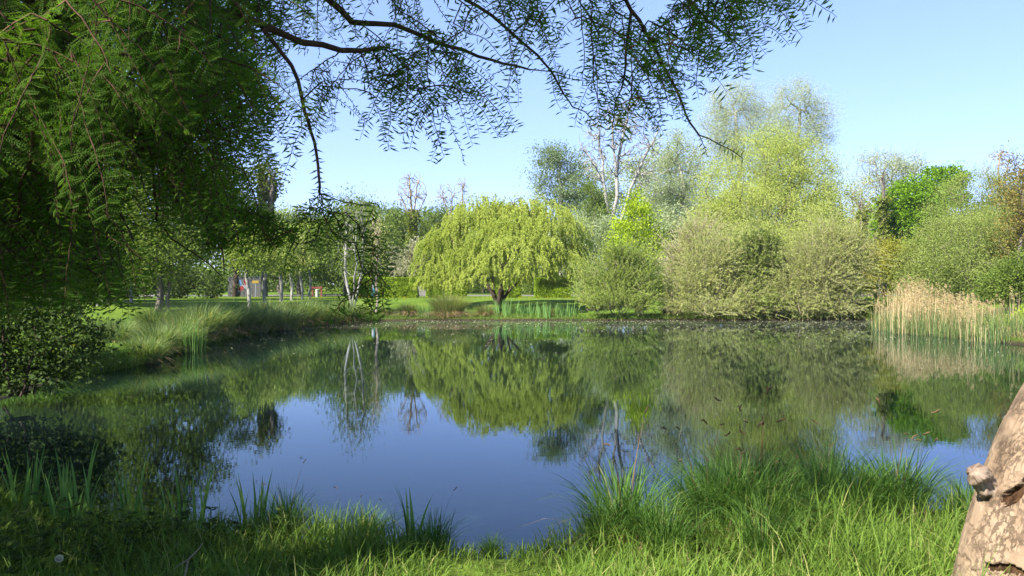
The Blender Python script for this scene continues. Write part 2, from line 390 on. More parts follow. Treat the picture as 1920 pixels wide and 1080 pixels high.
def shrub(name, label, cat, px, D, blobs, mat, bark=B_TWIG, nst=500, nleaf=26, L=.13, W=.05, slen=1.3, rt=.05, ncl=60, grav=.3, up=.8, rtip=.012, depth=.9,
          twr=.008, group=None, leafspread=.6, stems=5, zb=None, bias=1.6):
    """many-stemmed bush built from leafy shoots rather than clumps; parts trunk and crown"""
    bx = X(px, D); z0 = (G(bx, D) if zb is None else zb) - .05; off = np.array([bx, D, z0])
    root = empty(name, tuple(off), label, cat, group)
    bw = blobs_world(blobs, D, depth)
    P, out = sample_blobs(bw, ncl, 1.0, z0)
    roots, rp = [], []
    for s in range(stems):
        a0 = 6.283 * s / stems + rng.random(); sp = .15 + .35 * rng.random(); m = len(roots)
        for j in range(3):
            roots.append(off + np.array([math.cos(a0) * sp * (1 + j * 1.2), math.sin(a0) * sp * (1 + j * 1.2), j * .45])); rp.append(m + j - 1 if j else (0 if m else -1))
    N, par = grow(roots, rp, P, .25); r = radii(par, rtip, rt)
    tb = GB(); lb = GB(); graph_tubes(tb, N, par, r, 5, thr=.03)
    S, so_ = sample_blobs(bw, nst, bias, z0)
    S = S - so_ * .45 * slen
    S[:, 2] = np.maximum(S[:, 2], z0 + .1)
    hv = vnoise(S * .8, int(px) % 89); S = S + (hv - .5)[:, None] * so_ * 2.5; kp = hv > .27; S = S[kp]; so_ = so_[kp]; nst = len(S)
    d = nrm(so_ * .7 + np.array([0, 0, up]) + rng.normal(size=(nst, 3)) * .35)
    clump = .6 * vnoise(S * 1.1, 5) + .4 * vnoise(S * .45, 15)
    strands(lb, tb, S, d, slen * (.5 + .7 * rng.random(nst) + .9 * (rng.random(nst) < .12)), nleaf, L, W, grav, leafspread, twr, tint0=np.clip((clump - .5) * 2.2 + .5 + .25 * rng.normal(size=nst), 0, 1))
    part('trunk', tb, bark, root, off); part('crown', lb, mat, root, off)
    return root

def bare(name, label, cat, px, D, tops, bark, rt=.2, n=260, blobs=(), mat=None, L=.2, lpc=0, rtip=.02, stems=None, group=None, trunkpts=None, ivy=None, thr=.05):
    """leafless or near leafless tree; trunkpts: pixel polylines of the main limbs"""
    bx = X(px, D); z0 = G(bx, D) - .05; off = np.array([bx, D, z0]); root = empty(name, tuple(off), label, cat, group)
    roots, rp = [], []
    for li, line in enumerate(trunkpts):
        dy = 0 if li == 0 else rng.normal() * 1.0
        for j, (qx, qy) in enumerate(line):
            y = D + dy * j / max(1, len(line) - 1)
            p = np.array([X(qx, y), y, Z(qy, y)])
            if li == 0 and j == 0: p = off.copy(); rp.append(-1)
            elif j == 0:
                q = np.array(roots); near = int(np.argmin(np.linalg.norm(q - p, axis=1))); rp.append(near)
            else: rp.append(len(roots) - 1)
            roots.append(p)
    bw = blobs_world(tops, D, .8); P, out = sample_blobs(bw, n, 1.2)
    N, par = grow(roots, rp, P, .38); r = radii(par, rtip, rt)
    tb = GB(); graph_tubes(tb, N, par, r, 6, bend=.07, thr=thr); part('trunk', tb, bark, root, off)
    if mat is not None and lpc:
        k = np.repeat(np.arange(n), lpc); m = len(k); u = rng.normal(size=(m, 3)) * .45
        lb = GB(); s = .7 + .6 * rng.random(m); leafquads(lb, P[k] + u, rdir(m), rdir(m), L * s, L * .6 * s, rng.random(m)); part('crown', lb, mat, root, off)
    if ivy:
        lb = GB()
        for (x0, y0, x1, y1, rr, nn) in ivy:
            t = rng.random(nn); a = np.array([X(x0, D), D, Z(y0, D)]); b = np.array([X(x1, D), D, Z(y1, D)])
            rad = rr * D / F * (.55 + .9 * vnoise(np.stack([t * 9, t * 0, t * 0 + px], -1), 2))
            u = rdir(nn); Pp = a + (b - a) * t[:, None] + u * np.array([1, 1, .3]) * rad[:, None] * (.6 + .5 * rng.random((nn, 1)))
            Dd = nrm(u * .6 + rng.normal(size=(nn, 3)) * .5 + [0, 0, -.5]); leafquads(lb, Pp, Dd, nrm(u + rng.normal(size=(nn, 3)) * .5), .24, .2, rng.random(nn))
        part('ivy', lb, M['ivy'], root, off)
    return root

def blades(gb, P, az, H, lean, W, seg=4, curl=.5, tint=.5, twist=None):
    """arching grass blades"""
    n = len(P); H = np.broadcast_to(H, (n,)); lean = np.broadcast_to(lean, (n,)); W = np.broadcast_to(W, (n,)); az = np.broadcast_to(az, (n,))
    d = np.stack([np.cos(az), np.sin(az), az * 0], -1); tw = az + np.pi / 2 + (rng.normal(size=n) * .5 if twist is None else twist)
    s = np.stack([np.cos(tw), np.sin(tw), tw * 0], -1)
    rows = []
    for j in range(seg + 1):
        t = j / seg
        hz = H * (t - curl * np.minimum(lean, 1.3) * t ** 3 * .62); ho = H * lean * (t ** 1.8)
        c = P + d * ho[:, None] + np.array([0, 0, 1]) * hz[:, None]
        wv = W * (1 - t ** 2.2) * (.55 + .9 * min(t * 3, .5)) + W * .04
        rows.append(c + s * wv[:, None] / 2); rows.append(c - s * wv[:, None] / 2)
    V = np.stack(rows, 1); k = 2 * (seg + 1)
    q = np.array([[2 * j, 2 * j + 1, 2 * j + 3, 2 * j + 2] for j in range(seg)])
    Q = (q[None] + (np.arange(n) * k)[:, None, None]).reshape(-1, 4)
    gb.add(V, Q, np.repeat(np.broadcast_to(tint, (n,)), seg), True)

def tussock_parts(n, R, H, lean, W, mat, dead=0, heads=0, seg=4, curl=.6, deadH=.5):
    """meshes of one sedge or grass tussock in local coordinates: (part name, mesh)"""
    out = []
    g = GB(); a = rng.random(n) * 6.283; rr = R * np.sqrt(rng.random(n)); P = np.stack([np.cos(a) * rr, np.sin(a) * rr, a * 0 - .04], -1)
    ln = lean * (.15 + rr / R * .9) * (.5 + rng.random(n)); blades(g, P, a + rng.normal(size=n) * .5, H * (.55 + .5 * rng.random(n)), ln, W * (.7 + .6 * rng.random(n)), seg, curl, rng.random(n))
    out.append(('blades', g.mesh('blades', mat)))
    if dead:
        g = GB(); a = rng.random(dead) * 6.283; rr = R * (.5 + .6 * rng.random(dead)); P = np.stack([np.cos(a) * rr, np.sin(a) * rr, a * 0 - .02], -1)
        blades(g, P, a + rng.normal(size=dead) * .4, H * deadH * (.5 + .7 * rng.random(dead)), 1.0 + .9 * rng.random(dead), W * 1.1, 3, 1.1, rng.random(dead)); out.append(('dead_blades', g.mesh('dead_blades', M['dead'])))
    if heads:
        g = GB(); a = rng.random(heads) * 6.283; rr = R * .6 * rng.random(heads); P = np.stack([np.cos(a) * rr, np.sin(a) * rr, a * 0], -1); HH = H * (.95 + .4 * rng.random(heads)); ll = .15 + .35 * rng.random(heads)
        blades(g, P, a, HH, ll, W * 1.0, 5, .5, .2 + .3 * rng.random(heads), 0)
        tip = P + np.stack([np.cos(a), np.sin(a), a * 0], -1) * (HH * ll)[:, None] + np.array([0, 0, 1]) * (HH * (1 - .5 * ll * .62))[:, None]
        for q in range(2):
            d = nrm(np.stack([np.cos(a) * .7, np.sin(a) * .7, .4 + 0 * a], -1) + rng.normal(size=(heads, 3)) * .35)
            p0 = tip - d * .03 * q; hl = (.028 + .028 * rng.random(heads))[:, None]
            for (t0, t1, r0, r1) in ((0, .3, .002, .006), (.3, .75, .006, .005), (.75, 1, .005, .001)):
                tubes(g, p0 + d * hl * t0, p0 + d * hl * t1, r0 * W / .008, r1 * W / .008, 5, .6)
        out.append(('seed_heads', g.mesh('seed_heads', M['seed'])))
    return out
def put(parts_, name, label, cat, x, y, s=1., group=None, rz=None, z=None, sz=None):
    o = empty(name, (x, y, (G(x, y) if z is None else z)), label, cat, group); o.scale = (s, s, sz or s); o.rotation_euler.z = rng.random() * 6.28 if rz is None else rz
    for n_, me in parts_: link(n_, me, o)
    return o

# ------------------------------------------------------------------ far bank: willow, waterside bushes, hedges
def weeping_willow():
    D, px = 54., 935; bx = X(px, D); z0 = G(bx, D) - .05; off = np.array([bx, D, z0])
    root = empty('weeping_willow', tuple(off), 'broad yellow-green weeping willow with hanging strands on the lawn by the pond', 'tree')
    bw = blobs_world([(962, 400, 40, 37), (884, 416, 38, 34), (1026, 418, 34, 34), (834, 455, 36, 33), (1070, 466, 26, 40, 1), (924, 452, 40, 30, -3), (1000, 462, 38, 30, -4), (868, 492, 36, 28, -4), (812, 498, 22, 28, -1), (944, 492, 36, 24, -5), (1050, 500, 28, 26, -3), (968, 442, 34, 27, -3), (925, 410, 26, 24, 1), (1000, 500, 26, 22, -5), (905, 522, 30, 18, -5), (976, 520, 24, 16, -5), (842, 528, 32, 20, -2), (1036, 526, 26, 18, -1), (800, 528, 18, 16, 1)], D, 1.0)
    P, out = sample_blobs(bw, 240, 1.6, z0 + 1.4)
    roots, rp = [off.tolist()], [-1]
    for (tx, ty, dy) in ((860, 470, -1), (900, 430, 2), (950, 410, 0), (1010, 440, -1.5), (960, 470, -3), (1040, 470, 1)):
        par = 0
        for t in (.3, .6, 1.):
            q = off * (1 - t) + np.array([X(tx, D), D + dy, Z(ty, D)]) * t; q[2] += .5 * math.sin(t * 3.1); roots.append(q); rp.append(par); par = len(roots) - 1
    N, par = grow(roots, rp, P, .25); r = radii(par, .012, .30); tb = GB(); lb = GB(); graph_tubes(tb, N, par, r, 6, thr=.05)
    # every rounded bough carries its own curtain of hanging strands
    area = np.array([q[1][0] * q[1][2] for q in bw]); cnt = (5200 * area / area.sum()).astype(int)
    S, so_, ln, tn = [], [], [], []
    for (cc, rr), m in zip(bw, cnt):
        u = rdir(m * 2); u = u[u[:, 2] > -.25][:m]; m = len(u); q = cc + u * rr * (.72 + .34 * rng.random((m, 1)))
        q = q + u * ((vnoise(q * .9, 21) - .5) * 2.0)[:, None]
        S.append(q); so_.append(u); ln.append(rr[2] * (.35 + .85 * rng.random(m) ** 1.3)); tn.append(np.full(m, rng.random()) * .4 + .6 * vnoise(q * np.array([1.2, 1.2, .6]), 8))
    S = np.concatenate(S); so_ = np.concatenate(so_); ln = np.concatenate(ln); tn = np.concatenate(tn); n = len(S)
    low = np.where(S[:, 0] > 1.4, .9, np.where(S[:, 0] < off[0] - 1.6, .5, .7)) + .7 * vnoise(S * [.8, .8, 0] + 5, 33)
    S[:, 2] = np.maximum(S[:, 2], z0 + low + .2); ln = np.minimum(ln, np.maximum(S[:, 2] - z0 - low, .25) * 1.1)
    d = nrm(so_ * np.array([1, 1, .3]) * .8 + np.array([0, 0, .12]) + rng.normal(size=(n, 3)) * .2)
    strands(lb, None, S, d, ln, 30, .15, .042, 1.7, .45, seg=6, jitter=.04, tint0=np.clip((tn - .5) * 1.8 + .5 + .2 * rng.normal(size=n), 0, 1))
    part('trunk', tb, B_DARK, root, off); part('crown', lb, M['willow'], root, off)
weeping_willow()

shrub('waterside_bush', 'rounded fresh-green willow bush spilling over the water, right of the weeping willow', 'bush', 1160, 46.8,
      [(1160, 530, 62, 62), (1165, 492, 42, 30), (1120, 560, 40, 38), (1205, 560, 38, 38), (1160, 575, 72, 22, -.7), (1120, 583, 36, 15, -.9), (1200, 583, 36, 15, -.9)], M['bush'], nst=2300, nleaf=46, slen=1.1, L=.08, W=.036, up=1.1, grav=.15, zb=.2)
shrub('sallow_bush', 'pinkish-grey twiggy sallow bush with thin leaves, furthest left of the olive bushes', 'bush', 1290, 52,
      [(1285, 480, 45, 55), (1310, 450, 50, 45), (1270, 520, 35, 50)], M['sallow'], bark=B_PINK, nst=900, nleaf=16, slen=1.3, L=.11, W=.045, up=.9, twr=.016, group='olive sallow bushes at the far bank')
shrub('sallow_bush', 'olive-yellow sallow bush touching the water just right of the fresh-green bush', 'bush', 1320, 47.3,
      [(1315, 530, 62, 66), (1350, 505, 46, 50), (1290, 560, 48, 38), (1360, 560, 60, 40), (1320, 582, 75, 17, -.9), (1375, 582, 50, 17, -.9)], M['sallow'], nst=2600, nleaf=40, slen=1.2, L=.072, W=.036, up=.8, twr=.009, zb=.2, group='olive sallow bushes at the far bank')
shrub('sallow_bush', 'greener tall middle sallow bush with a dark hollow at its foot, over the water', 'bush', 1430, 48.2,
      [(1430, 515, 58, 72), (1435, 480, 40, 45), (1410, 560, 50, 42), (1430, 582, 55, 16, -1.6)], M['olive'], nst=2000, nleaf=40, slen=1.2, L=.12, W=.055, up=.8, twr=.009, zb=.2, group='olive sallow bushes at the far bank')
shrub('sallow_bush', 'widest olive-tan sallow bush with bare twigs showing, overhanging the water beside the reeds', 'bush', 1530, 47.0,
      [(1520, 515, 76, 74), (1560, 540, 65, 62), (1480, 555, 60, 46), (1600, 500, 45, 65), (1560, 460, 46, 40), (1500, 582, 60, 17, -1), (1570, 584, 50, 16, -1)], M['sallow'], nst=3300, nleaf=38, slen=1.35, L=.074, W=.036, up=.7, twr=.010, zb=.2, group='olive sallow bushes at the far bank')
broadleaf('crack_willow', 'large yellow-green leafy willow rising behind the olive sallow bushes', 'tree', 1455, 58,
      [(1440, 315, 85, 75), (1378, 355, 68, 62), (1502, 340, 66, 80), (1440, 400, 128, 65), (1340, 400, 40, 45), (1545, 350, 28, 60), (1455, 265, 45, 32), (1420, 470, 120, 60), (1480, 440, 110, 60), (1350, 450, 60, 45), (1450, 475, 62, 46, -7), (1502, 445, 46, 40, -6), (1392, 462, 44, 40, -6), (1462, 530, 34, 40, -8)],
      M['yellowgreen'], B_GREY, rt=.32, ncl=1100, lpc=150, L=.115, W=.05, cR=.95, stems=3, droop=.25, bias=1.5, spread=.45)

def hedge(px0, px1, D, label, py1=521, top=None):
    xa, xb = X(px0, D), X(px1, D); z0 = G((xa + xb) / 2, D); zt = Z(py1, D); dep = 1.1
    off = np.array([(xa + xb) / 2, D, z0]); root = empty('hedge_block', tuple(off), label, 'hedge', 'clipped hedge blocks along the lawn')
    W_, H_ = xb - xa, zt - z0; n = int(2600 * (W_ + .6))
    f = rng.random(n); P = np.empty((n, 3)); Nn = np.empty((n, 3)); u = rng.random(n); v = rng.random(n)
    face = np.where(f < .55, 0, np.where(f < .8, 1, np.where(f < .9, 2, 3)))
    for k, (pp, nn) in enumerate(((np.stack([u * W_, u * 0, v * H_], -1), (0, -1, 0)), (np.stack([u * W_, v * dep, u * 0 + H_], -1), (0, 0, 1)),
                               (np.stack([u * 0, u * dep, v * H_], -1), (-1, 0, 0)), (np.stack([u * 0 + W_, u * dep, v * H_], -1), (1, 0, 0)))):
        s = face == k; P[s] = pp[s]; Nn[s] = nn
    P += off - np.array([W_ / 2, dep / 2, 0])
    bumpy = (vnoise(P * 2.2, 9) - .5)[:, None] * .16 - .04 - .09 * rng.random((n, 1))
    P += Nn * bumpy; g = GB()
    leafquads(g, P, nrm(Nn * .5 + rng.normal(size=(n, 3)) * .6 + [0, 0, -.2]), nrm(Nn + rng.normal(size=(n, 3)) * .55), .13 * (.7 + .6 * rng.random(n)), .09, np.clip((vnoise(P * 3.5, 4) - .5) * 1.2 + .5 + .25 * rng.normal(size=n), 0, 1))
    part('foliage', g, M['hedge'], root, off)
    g = GB(); m = int(90 * W_); a = off + np.stack([(rng.random(m) - .5) * (W_ - .4), (rng.random(m) - .5) * .6, np.zeros(m)], -1)
    b = a + np.stack([rng.normal(size=m) * .25, rng.normal(size=m) * .15, H_ * (.5 + .42 * rng.random(m))], -1)
    b[:, 0] = np.clip(b[:, 0], off[0] - W_ / 2 + .2, off[0] + W_ / 2 - .2)
    tubes(g, a, b, .035, .012, 4); part('stems', g, B_DARK, root, off)
hedge(655, 698, 71, 'clipped hedge block in shade behind the white multi-stemmed tree')
hedge(710, 783, 70, 'clipped square green hedge block in full sun, left of the weeping willow')
hedge(801, 874, 70, 'clipped green hedge block half under the left edge of the weeping willow', 524)
hedge(925, 976, 70, 'clipped hedge block directly behind the weeping willow trunk', 524)
hedge(1003, 1069, 70, 'clipped square hedge block just right of the weeping willow trunk', 522)
hedge(1097, 1135, 70, 'clipped hedge block mostly hidden behind the fresh-green waterside bush', 522)
hedge(1218, 1258, 66, 'clipped hedge block between the fresh-green bush and the olive bushes', 520)

# ------------------------------------------------------------------ trees behind the far bank
broadleaf('poplar', 'tall pale thin-leaved poplar, left of the tallest pair above the yellow-green willow', 'tree', 1388, 112,
      [(1385, 235, 55, 80), (1342, 235, 38, 70), (1368, 190, 34, 42), (1350, 260, 40, 70), (1420, 250, 40, 80), (1390, 330, 70, 60), (1390, 190, 40, 40)], M['poplar'], B_PALE, rt=.34, ncl=900, lpc=64, L=.15, W=.075, cR=1.1, bias=1.2, rtip=.018, upright=.5, group='tall pale poplars', wt=.12)
broadleaf('poplar', 'tall pale thin-leaved poplar, right of the tallest pair, drooping on its right side', 'tree', 1470, 115,
      [(1490, 220, 55, 70), (1535, 230, 32, 55), (1455, 230, 40, 75), (1500, 180, 45, 35), (1475, 310, 60, 60), (1545, 255, 20, 30)], M['poplar'], B_PALE, rt=.34, ncl=800, lpc=64, L=.15, W=.075, cR=1.1, bias=1.2, rtip=.018, upright=.1, group='tall pale poplars', wt=.12)
broadleaf('poplar', 'grey-green poplar with a visible pale trunk, right of the bare white tree', 'tree', 1295, 96,
      [(1285, 300, 45, 60), (1250, 340, 35, 55), (1310, 350, 40, 50), (1290, 400, 50, 40), (1265, 270, 30, 30), (1230, 390, 35, 50)], M['greygreen'], B_PALE, rt=.34, ncl=420, lpc=64, L=.18, W=.09, cR=1.1, bias=1.3, group='tall pale poplars', rtip=.025)
bare('bare_tree', 'large leafless tree with white forked limbs and fine twigs behind the lime-green tree', 'tree', 1155, 88,
     [(1150, 260, 65, 70), (1110, 290, 30, 55), (1210, 290, 35, 70), (1170, 230, 55, 45)], B_PALE, rt=.27, n=1100, rtip=.022,
     trunkpts=[[(1150, 560), (1148, 470), (1143, 420), (1132, 345), (1131, 300), (1122, 255)], [(1146, 420), (1156, 330), (1160, 295), (1172, 240), (1178, 205)],
               [(1162, 440), (1172, 390), (1195, 325), (1218, 275), (1236, 240)], [(1156, 330), (1150, 280), (1148, 240)], [(1135, 360), (1118, 315), (1098, 285), (1088, 270)], [(1162, 440), (1160, 400), (1158, 340)]])
broadleaf('gum_tree', 'blue-green leafy tree with pale forked trunk beside the bare white tree, left side', 'tree', 1055, 90,
      [(1020, 300, 32, 26), (1045, 290, 28, 20), (1005, 325, 22, 25), (1075, 345, 38, 38), (1035, 350, 30, 35), (1085, 310, 20, 22), (1090, 400, 40, 50)], M['bluegreen'], B_PALE, rt=.32, ncl=300, lpc=64, L=.2, W=.12, cR=.9, stems=1, bias=1.6)
broadleaf('goat_willow', 'dense blue-grey willow behind the right side of the weeping willow', 'tree', 1105, 76,
      [(1100, 440, 55, 45), (1060, 460, 40, 50), (1135, 455, 40, 45), (1110, 500, 60, 50)], M['greygreen'], B_GREY, rt=.2, ncl=260, lpc=80, L=.2, W=.08, cR=.9, stems=3)
broadleaf('conifer', 'dark olive narrow conifer-like tree standing between the blue-green tree and the bare white tree', 'tree', 1118, 84,
      [(1115, 400, 25, 45), (1110, 370, 16, 30), (1120, 440, 32, 40)], M['mid'], B_GREY, rt=.2, ncl=140, lpc=70, L=.22, W=.1, cR=.8)
broadleaf('lime_tree', 'young bright lime-green tree with a pointed top in front of the bare white tree', 'tree', 1190, 66,
      [(1192, 425, 32, 45), (1195, 385, 16, 24), (1165, 450, 25, 30), (1215, 450, 28, 35), (1190, 480, 45, 45)], M['lime'], B_GREY, rt=.14, ncl=170, lpc=60, L=.2, W=.13, cR=.7)
broadleaf('pale_tree', 'pale grey-leaved tree with see-through crown to the left of the bright green maple', 'tree', 1655, 98,
      [(1650, 320, 50, 40), (1690, 330, 40, 40), (1640, 370, 45, 45), (1700, 380, 45, 50), (1715, 310, 25, 22)], M['poplar'], B_PALE, rt=.3, ncl=480, lpc=50, L=.18, W=.08, cR=1.0, bias=1.3, stems=3, rtip=.025)
broadleaf('maple', 'vivid green maple, the brightest tree on the right bank', 'tree', 1718, 76,
      [(1735, 345, 26, 34), (1700, 375, 40, 30), (1720, 410, 48, 34), (1690, 435, 40, 32), (1740, 440, 25, 30), (1660, 385, 18, 22), (1660, 430, 20, 30)], M['maple'], B_DARK, rt=.25, ncl=210, lpc=80, L=.24, W=.19, cR=.75, bias=2.2)
broadleaf('maple', 'vivid green treetop just right of the brightest maple, behind the grey-green tree', 'tree', 1775, 84,
      [(1775, 335, 28, 20), (1760, 350, 22, 20), (1780, 370, 30, 25)], M['maple'], B_DARK, rt=.2, ncl=90, lpc=70, L=.24, W=.19, cR=.7)
broadleaf('grey_willow', 'grey-green rounded willow behind the wide olive bush at the right', 'tree', 1835, 68,
      [(1830, 380, 60, 65), (1880, 390, 45, 65), (1790, 400, 45, 60), (1840, 440, 90, 50)], M['olive'], B_GREY, rt=.26, ncl=420, lpc=130, L=.12, W=.05, cR=1.0, stems=4, bias=1.6)
broadleaf('grey_willow', 'wide dull-green dome-shaped willow bush behind the reed bed', 'tree', 1790, 53,
      [(1785, 470, 75, 70), (1730, 500, 55, 55), (1850, 470, 60, 75), (1800, 520, 110, 40), (1880, 500, 40, 60)], M['olive'], B_GREY, rt=.16, ncl=560, lpc=150, L=.10, W=.05, cR=.8, stems=6, bias=1.6)
broadleaf('copper_tree', 'thin reddish-brown leaved tree at the right edge of the photo', 'tree', 1910, 50,
      [(1905, 370, 28, 60), (1925, 330, 30, 50), (1910, 460, 32, 60), (1940, 430, 40, 80), (1895, 300, 14, 16)], M['red'], B_GREY, rt=.12, ncl=240, lpc=34, L=.14, W=.09, cR=.65, bias=1.4)
bare('bare_tree', 'small leafless treetop against the sky near the right edge', 'tree', 1872, 92, [(1872, 315, 32, 42)], B_TWIG, rt=.11, n=240, rtip=.02,
     trunkpts=[[(1872, 552), (1872, 420), (1873, 345), (1874, 290)], [(1872, 380), (1850, 320)], [(1872, 370), (1893, 300)]], thr=.04)
bare('ivy_clad_tree', 'ivy-covered trunk with yellowish leaves, left of the vivid maple', 'tree', 1655, 74, [(1655, 350, 16, 40)], B_GREY, rt=.16, n=40, trunkpts=[[(1655, 552), (1654, 450), (1656, 380), (1655, 330)]], ivy=[(1655, 480, 1655, 370, 13, 1500)], group='ivy-covered trunks')
bare('ivy_clad_tree', 'shorter dark ivy-covered stem beside the golden bush', 'tree', 1617, 72, [(1617, 390, 10, 25)], B_GREY, rt=.13, n=24, trunkpts=[[(1617, 552), (1616, 450), (1617, 395)]], ivy=[(1617, 480, 1617, 395, 9, 900)], group='ivy-covered trunks')
broadleaf('twiggy_tree', 'thinly leaved twiggy tree between the yellow-green willow and the pale tree', 'tree', 1590, 82,
      [(1590, 400, 40, 55), (1570, 440, 40, 50), (1615, 370, 28, 40), (1560, 370, 20, 40), (1620, 430, 40, 50)], M['sallow'], B_TWIG, rt=.2, ncl=360, lpc=20, L=.2, W=.08, cR=.9, stems=4, bias=1.2, rtip=.02)
broadleaf('golden_bush', 'golden-green bush at the foot of the ivy-covered trunks', 'bush', 1650, 56,
      [(1645, 490, 50, 36), (1690, 490, 40, 32), (1610, 500, 40, 36), (1650, 470, 45, 22), (1640, 520, 55, 30)], M['goldgreen'], B_GREY, rt=.08, ncl=230, lpc=80, L=.13, W=.08, cR=.6, stems=5)
broadleaf('green_shrub', 'fresh green leafy shrub at the right edge behind the straw grass', 'bush', 1895, 40,
      [(1895, 530, 40, 34), (1925, 520, 40, 45), (1870, 545, 28, 24)], M['mid'], B_GREY, rt=.06, ncl=130, lpc=110, L=.1, W=.07, cR=.4, stems=5)
broadleaf('bramble', 'low yellow-green bramble mound hanging over the water right of the reeds', 'bush', 1890, 30.5,
      [(1880, 625, 42, 20), (1915, 618, 45, 24), (1850, 630, 22, 13), (1940, 610, 40, 30)], M['lime'], B_GREY, rt=.03, ncl=130, lpc=75, L=.075, W=.06, cR=.32, stems=6, zb=.1)

# woodland behind hedges and road
for (lab, cat, px, D, bl, mt, sz) in [
 ('dark green woodland tree left of the bare ivy-clad tree, behind the hedges', 'tree', 725, 105, [(720, 440, 36, 40), (745, 420, 28, 30), (715, 490, 45, 45)], 'mid', .28),
 ('mid-green rounded woodland tree directly behind the bare ivy-clad tree', 'tree', 775, 112, [(775, 445, 40, 42), (800, 425, 28, 28), (770, 495, 50, 40)], 'mid', .28),
 ('mid-green woodland treetop between the bare ivy-clad tree and the weeping willow', 'tree', 825, 108, [(822, 440, 32, 42), (845, 420, 24, 30), (820, 500, 50, 40)], 'mid', .28),
 ('fresh green low tree below the bare ivy-clad tree, right above the sunlit hedge block', 'tree', 745, 84, [(735, 490, 30, 32), (760, 500, 30, 30), (715, 500, 25, 30)], 'bush', .22),
 ('woodland tree hidden behind the crown of the weeping willow', 'tree', 905, 106, [(900, 450, 60, 60), (880, 500, 50, 40)], 'mid', .28),
 ('bushy green tree behind the road seen under the weeping willow, near the trunk', 'tree', 985, 104, [(985, 470, 60, 60), (990, 520, 60, 35)], 'olive', .28),
 ('grey-green tree in the gap below the pale poplar trunk', 'tree', 1245, 84, [(1245, 440, 40, 50), (1280, 450, 40, 45), (1250, 500, 60, 45)], 'greygreen', .24),
 ('grey-green woodland tree behind the olive bushes, below the tall poplar pair', 'tree', 1400, 102, [(1380, 430, 60, 60), (1440, 420, 60, 60), (1330, 430, 50, 60)], 'greygreen', .28),
 ('olive woodland tree behind the yellow-green willow, right side', 'tree', 1545, 98, [(1540, 420, 50, 60), (1580, 450, 40, 50)], 'olive', .28),
 ('olive woodland tree behind the vivid maple and pale tree', 'tree', 1690, 108, [(1680, 430, 60, 70), (1740, 440, 50, 60), (1630, 450, 50, 60)], 'olive', .28),
 ('grey-green woodland tree behind the reddish tree at the right edge', 'tree', 1900, 84, [(1890, 430, 50, 70), (1940, 420, 50, 80), (1850, 450, 50, 60)], 'olive', .26),
 ('large fresh green tree behind the white multi-stemmed tree', 'tree', 650, 80, [(650, 430, 55, 55), (690, 420, 40, 45), (610, 440, 40, 50), (650, 490, 75, 45)], 'mid', .24),
 ('bushy green tree behind the clipped hedge block right of the weeping willow trunk', 'tree', 1025, 94, [(1015, 480, 42, 48), (1050, 490, 40, 45), (1025, 525, 60, 28)], 'mid', .24),
 ('hazy grey-green tree behind the bare white tree', 'tree', 1150, 106, [(1110, 360, 48, 50), (1165, 345, 48, 60), (1225, 335, 44, 70), (1275, 340, 44, 70), (1160, 420, 70, 50), (1240, 420, 60, 50)], 'greygreen', .26),
 ('mid-green tree behind the slim upright young tree', 'tree', 700, 98, [(695, 425, 45, 45), (670, 440, 40, 40), (700, 480, 60, 45)], 'mid', .26),
 ('olive tree behind the young trunks, right of the ivy-clad stems', 'tree', 525, 98, [(520, 435, 45, 40), (560, 430, 45, 40), (540, 480, 70, 40)], 'olive', .26),
 ('dark green woodland tree behind the row of pale young trunks', 'tree', 560, 92, [(560, 460, 60, 50), (600, 480, 50, 45), (520, 480, 50, 45)], 'dark', .26),
]:
    broadleaf('woodland_tree', lab, cat, px, D, bl, M[mt], B_GREY, rt=.28, ncl=int(60 * len(bl)), lpc=85, L=sz, W=sz * .6, cR=1.25, group='woodland behind the road')
def distant_wood():
    n = 2000; x = rng.uniform(-110, 130, n); y = rng.uniform(118, 150, n); top = 9.5 + 5 * vnoise(np.stack([x * .06, y * .05, x * 0], -1), 61); z = 1 + top * np.where(rng.random(n) < .45, .25 * rng.random(n), rng.random(n))
    C = np.stack([x, y, z], -1); k = np.repeat(np.arange(n), 70); u = rng.normal(size=(len(k), 3)) * [1.6, 1.2, 1.1]; g = GB(); P = C[k] + u; P[:, 2] = np.maximum(P[:, 2], .9)
    leafquads(g, P, rdir(len(k)), nrm(rdir(len(k)) + [0, -.3, .6]), .55, .36, np.clip(.6 * rng.random(n)[k] + .4 * rng.random(len(k)), 0, 1))
    tag(link('distant_wood', g.mesh('distant_wood', M['mid'])), 'far-off green wood closing the view behind the road', 'wood', kind='stuff')
distant_wood()
bare('bare_tree', 'slim bare tree with an ivy-clad trunk behind the sunlit hedge block', 'tree', 773, 86, [(772, 362, 30, 42)], B_TWIG, rt=.13, n=320, rtip=.02,
     trunkpts=[[(773, 552), (772, 470), (773, 410), (770, 370), (768, 335)], [(773, 410), (780, 370), (785, 340)], [(773, 420), (755, 375)], [(773, 415), (800, 365)]], ivy=[(773, 480, 773, 395, 11, 1500)], thr=.04)
bare('bare_tree', 'two leafless forked tops showing above the left shoulder of the weeping willow', 'tree', 850, 96, [(833, 366, 18, 28), (866, 360, 17, 30)], B_TWIG, rt=.12, n=260, rtip=.02,
     trunkpts=[[(850, 550), (850, 450), (845, 410), (830, 370)], [(848, 430), (866, 390), (868, 350)], [(845, 410), (848, 370)]], thr=.04)
shrub('blossom_shrub', 'pale shrub with whitish blossom between hedge block and weeping willow', 'bush', 776, 76, [(775, 490, 26, 36), (790, 500, 22, 30)], M['blossom'], nst=420, nleaf=20, slen=1.2, L=.16, W=.12)

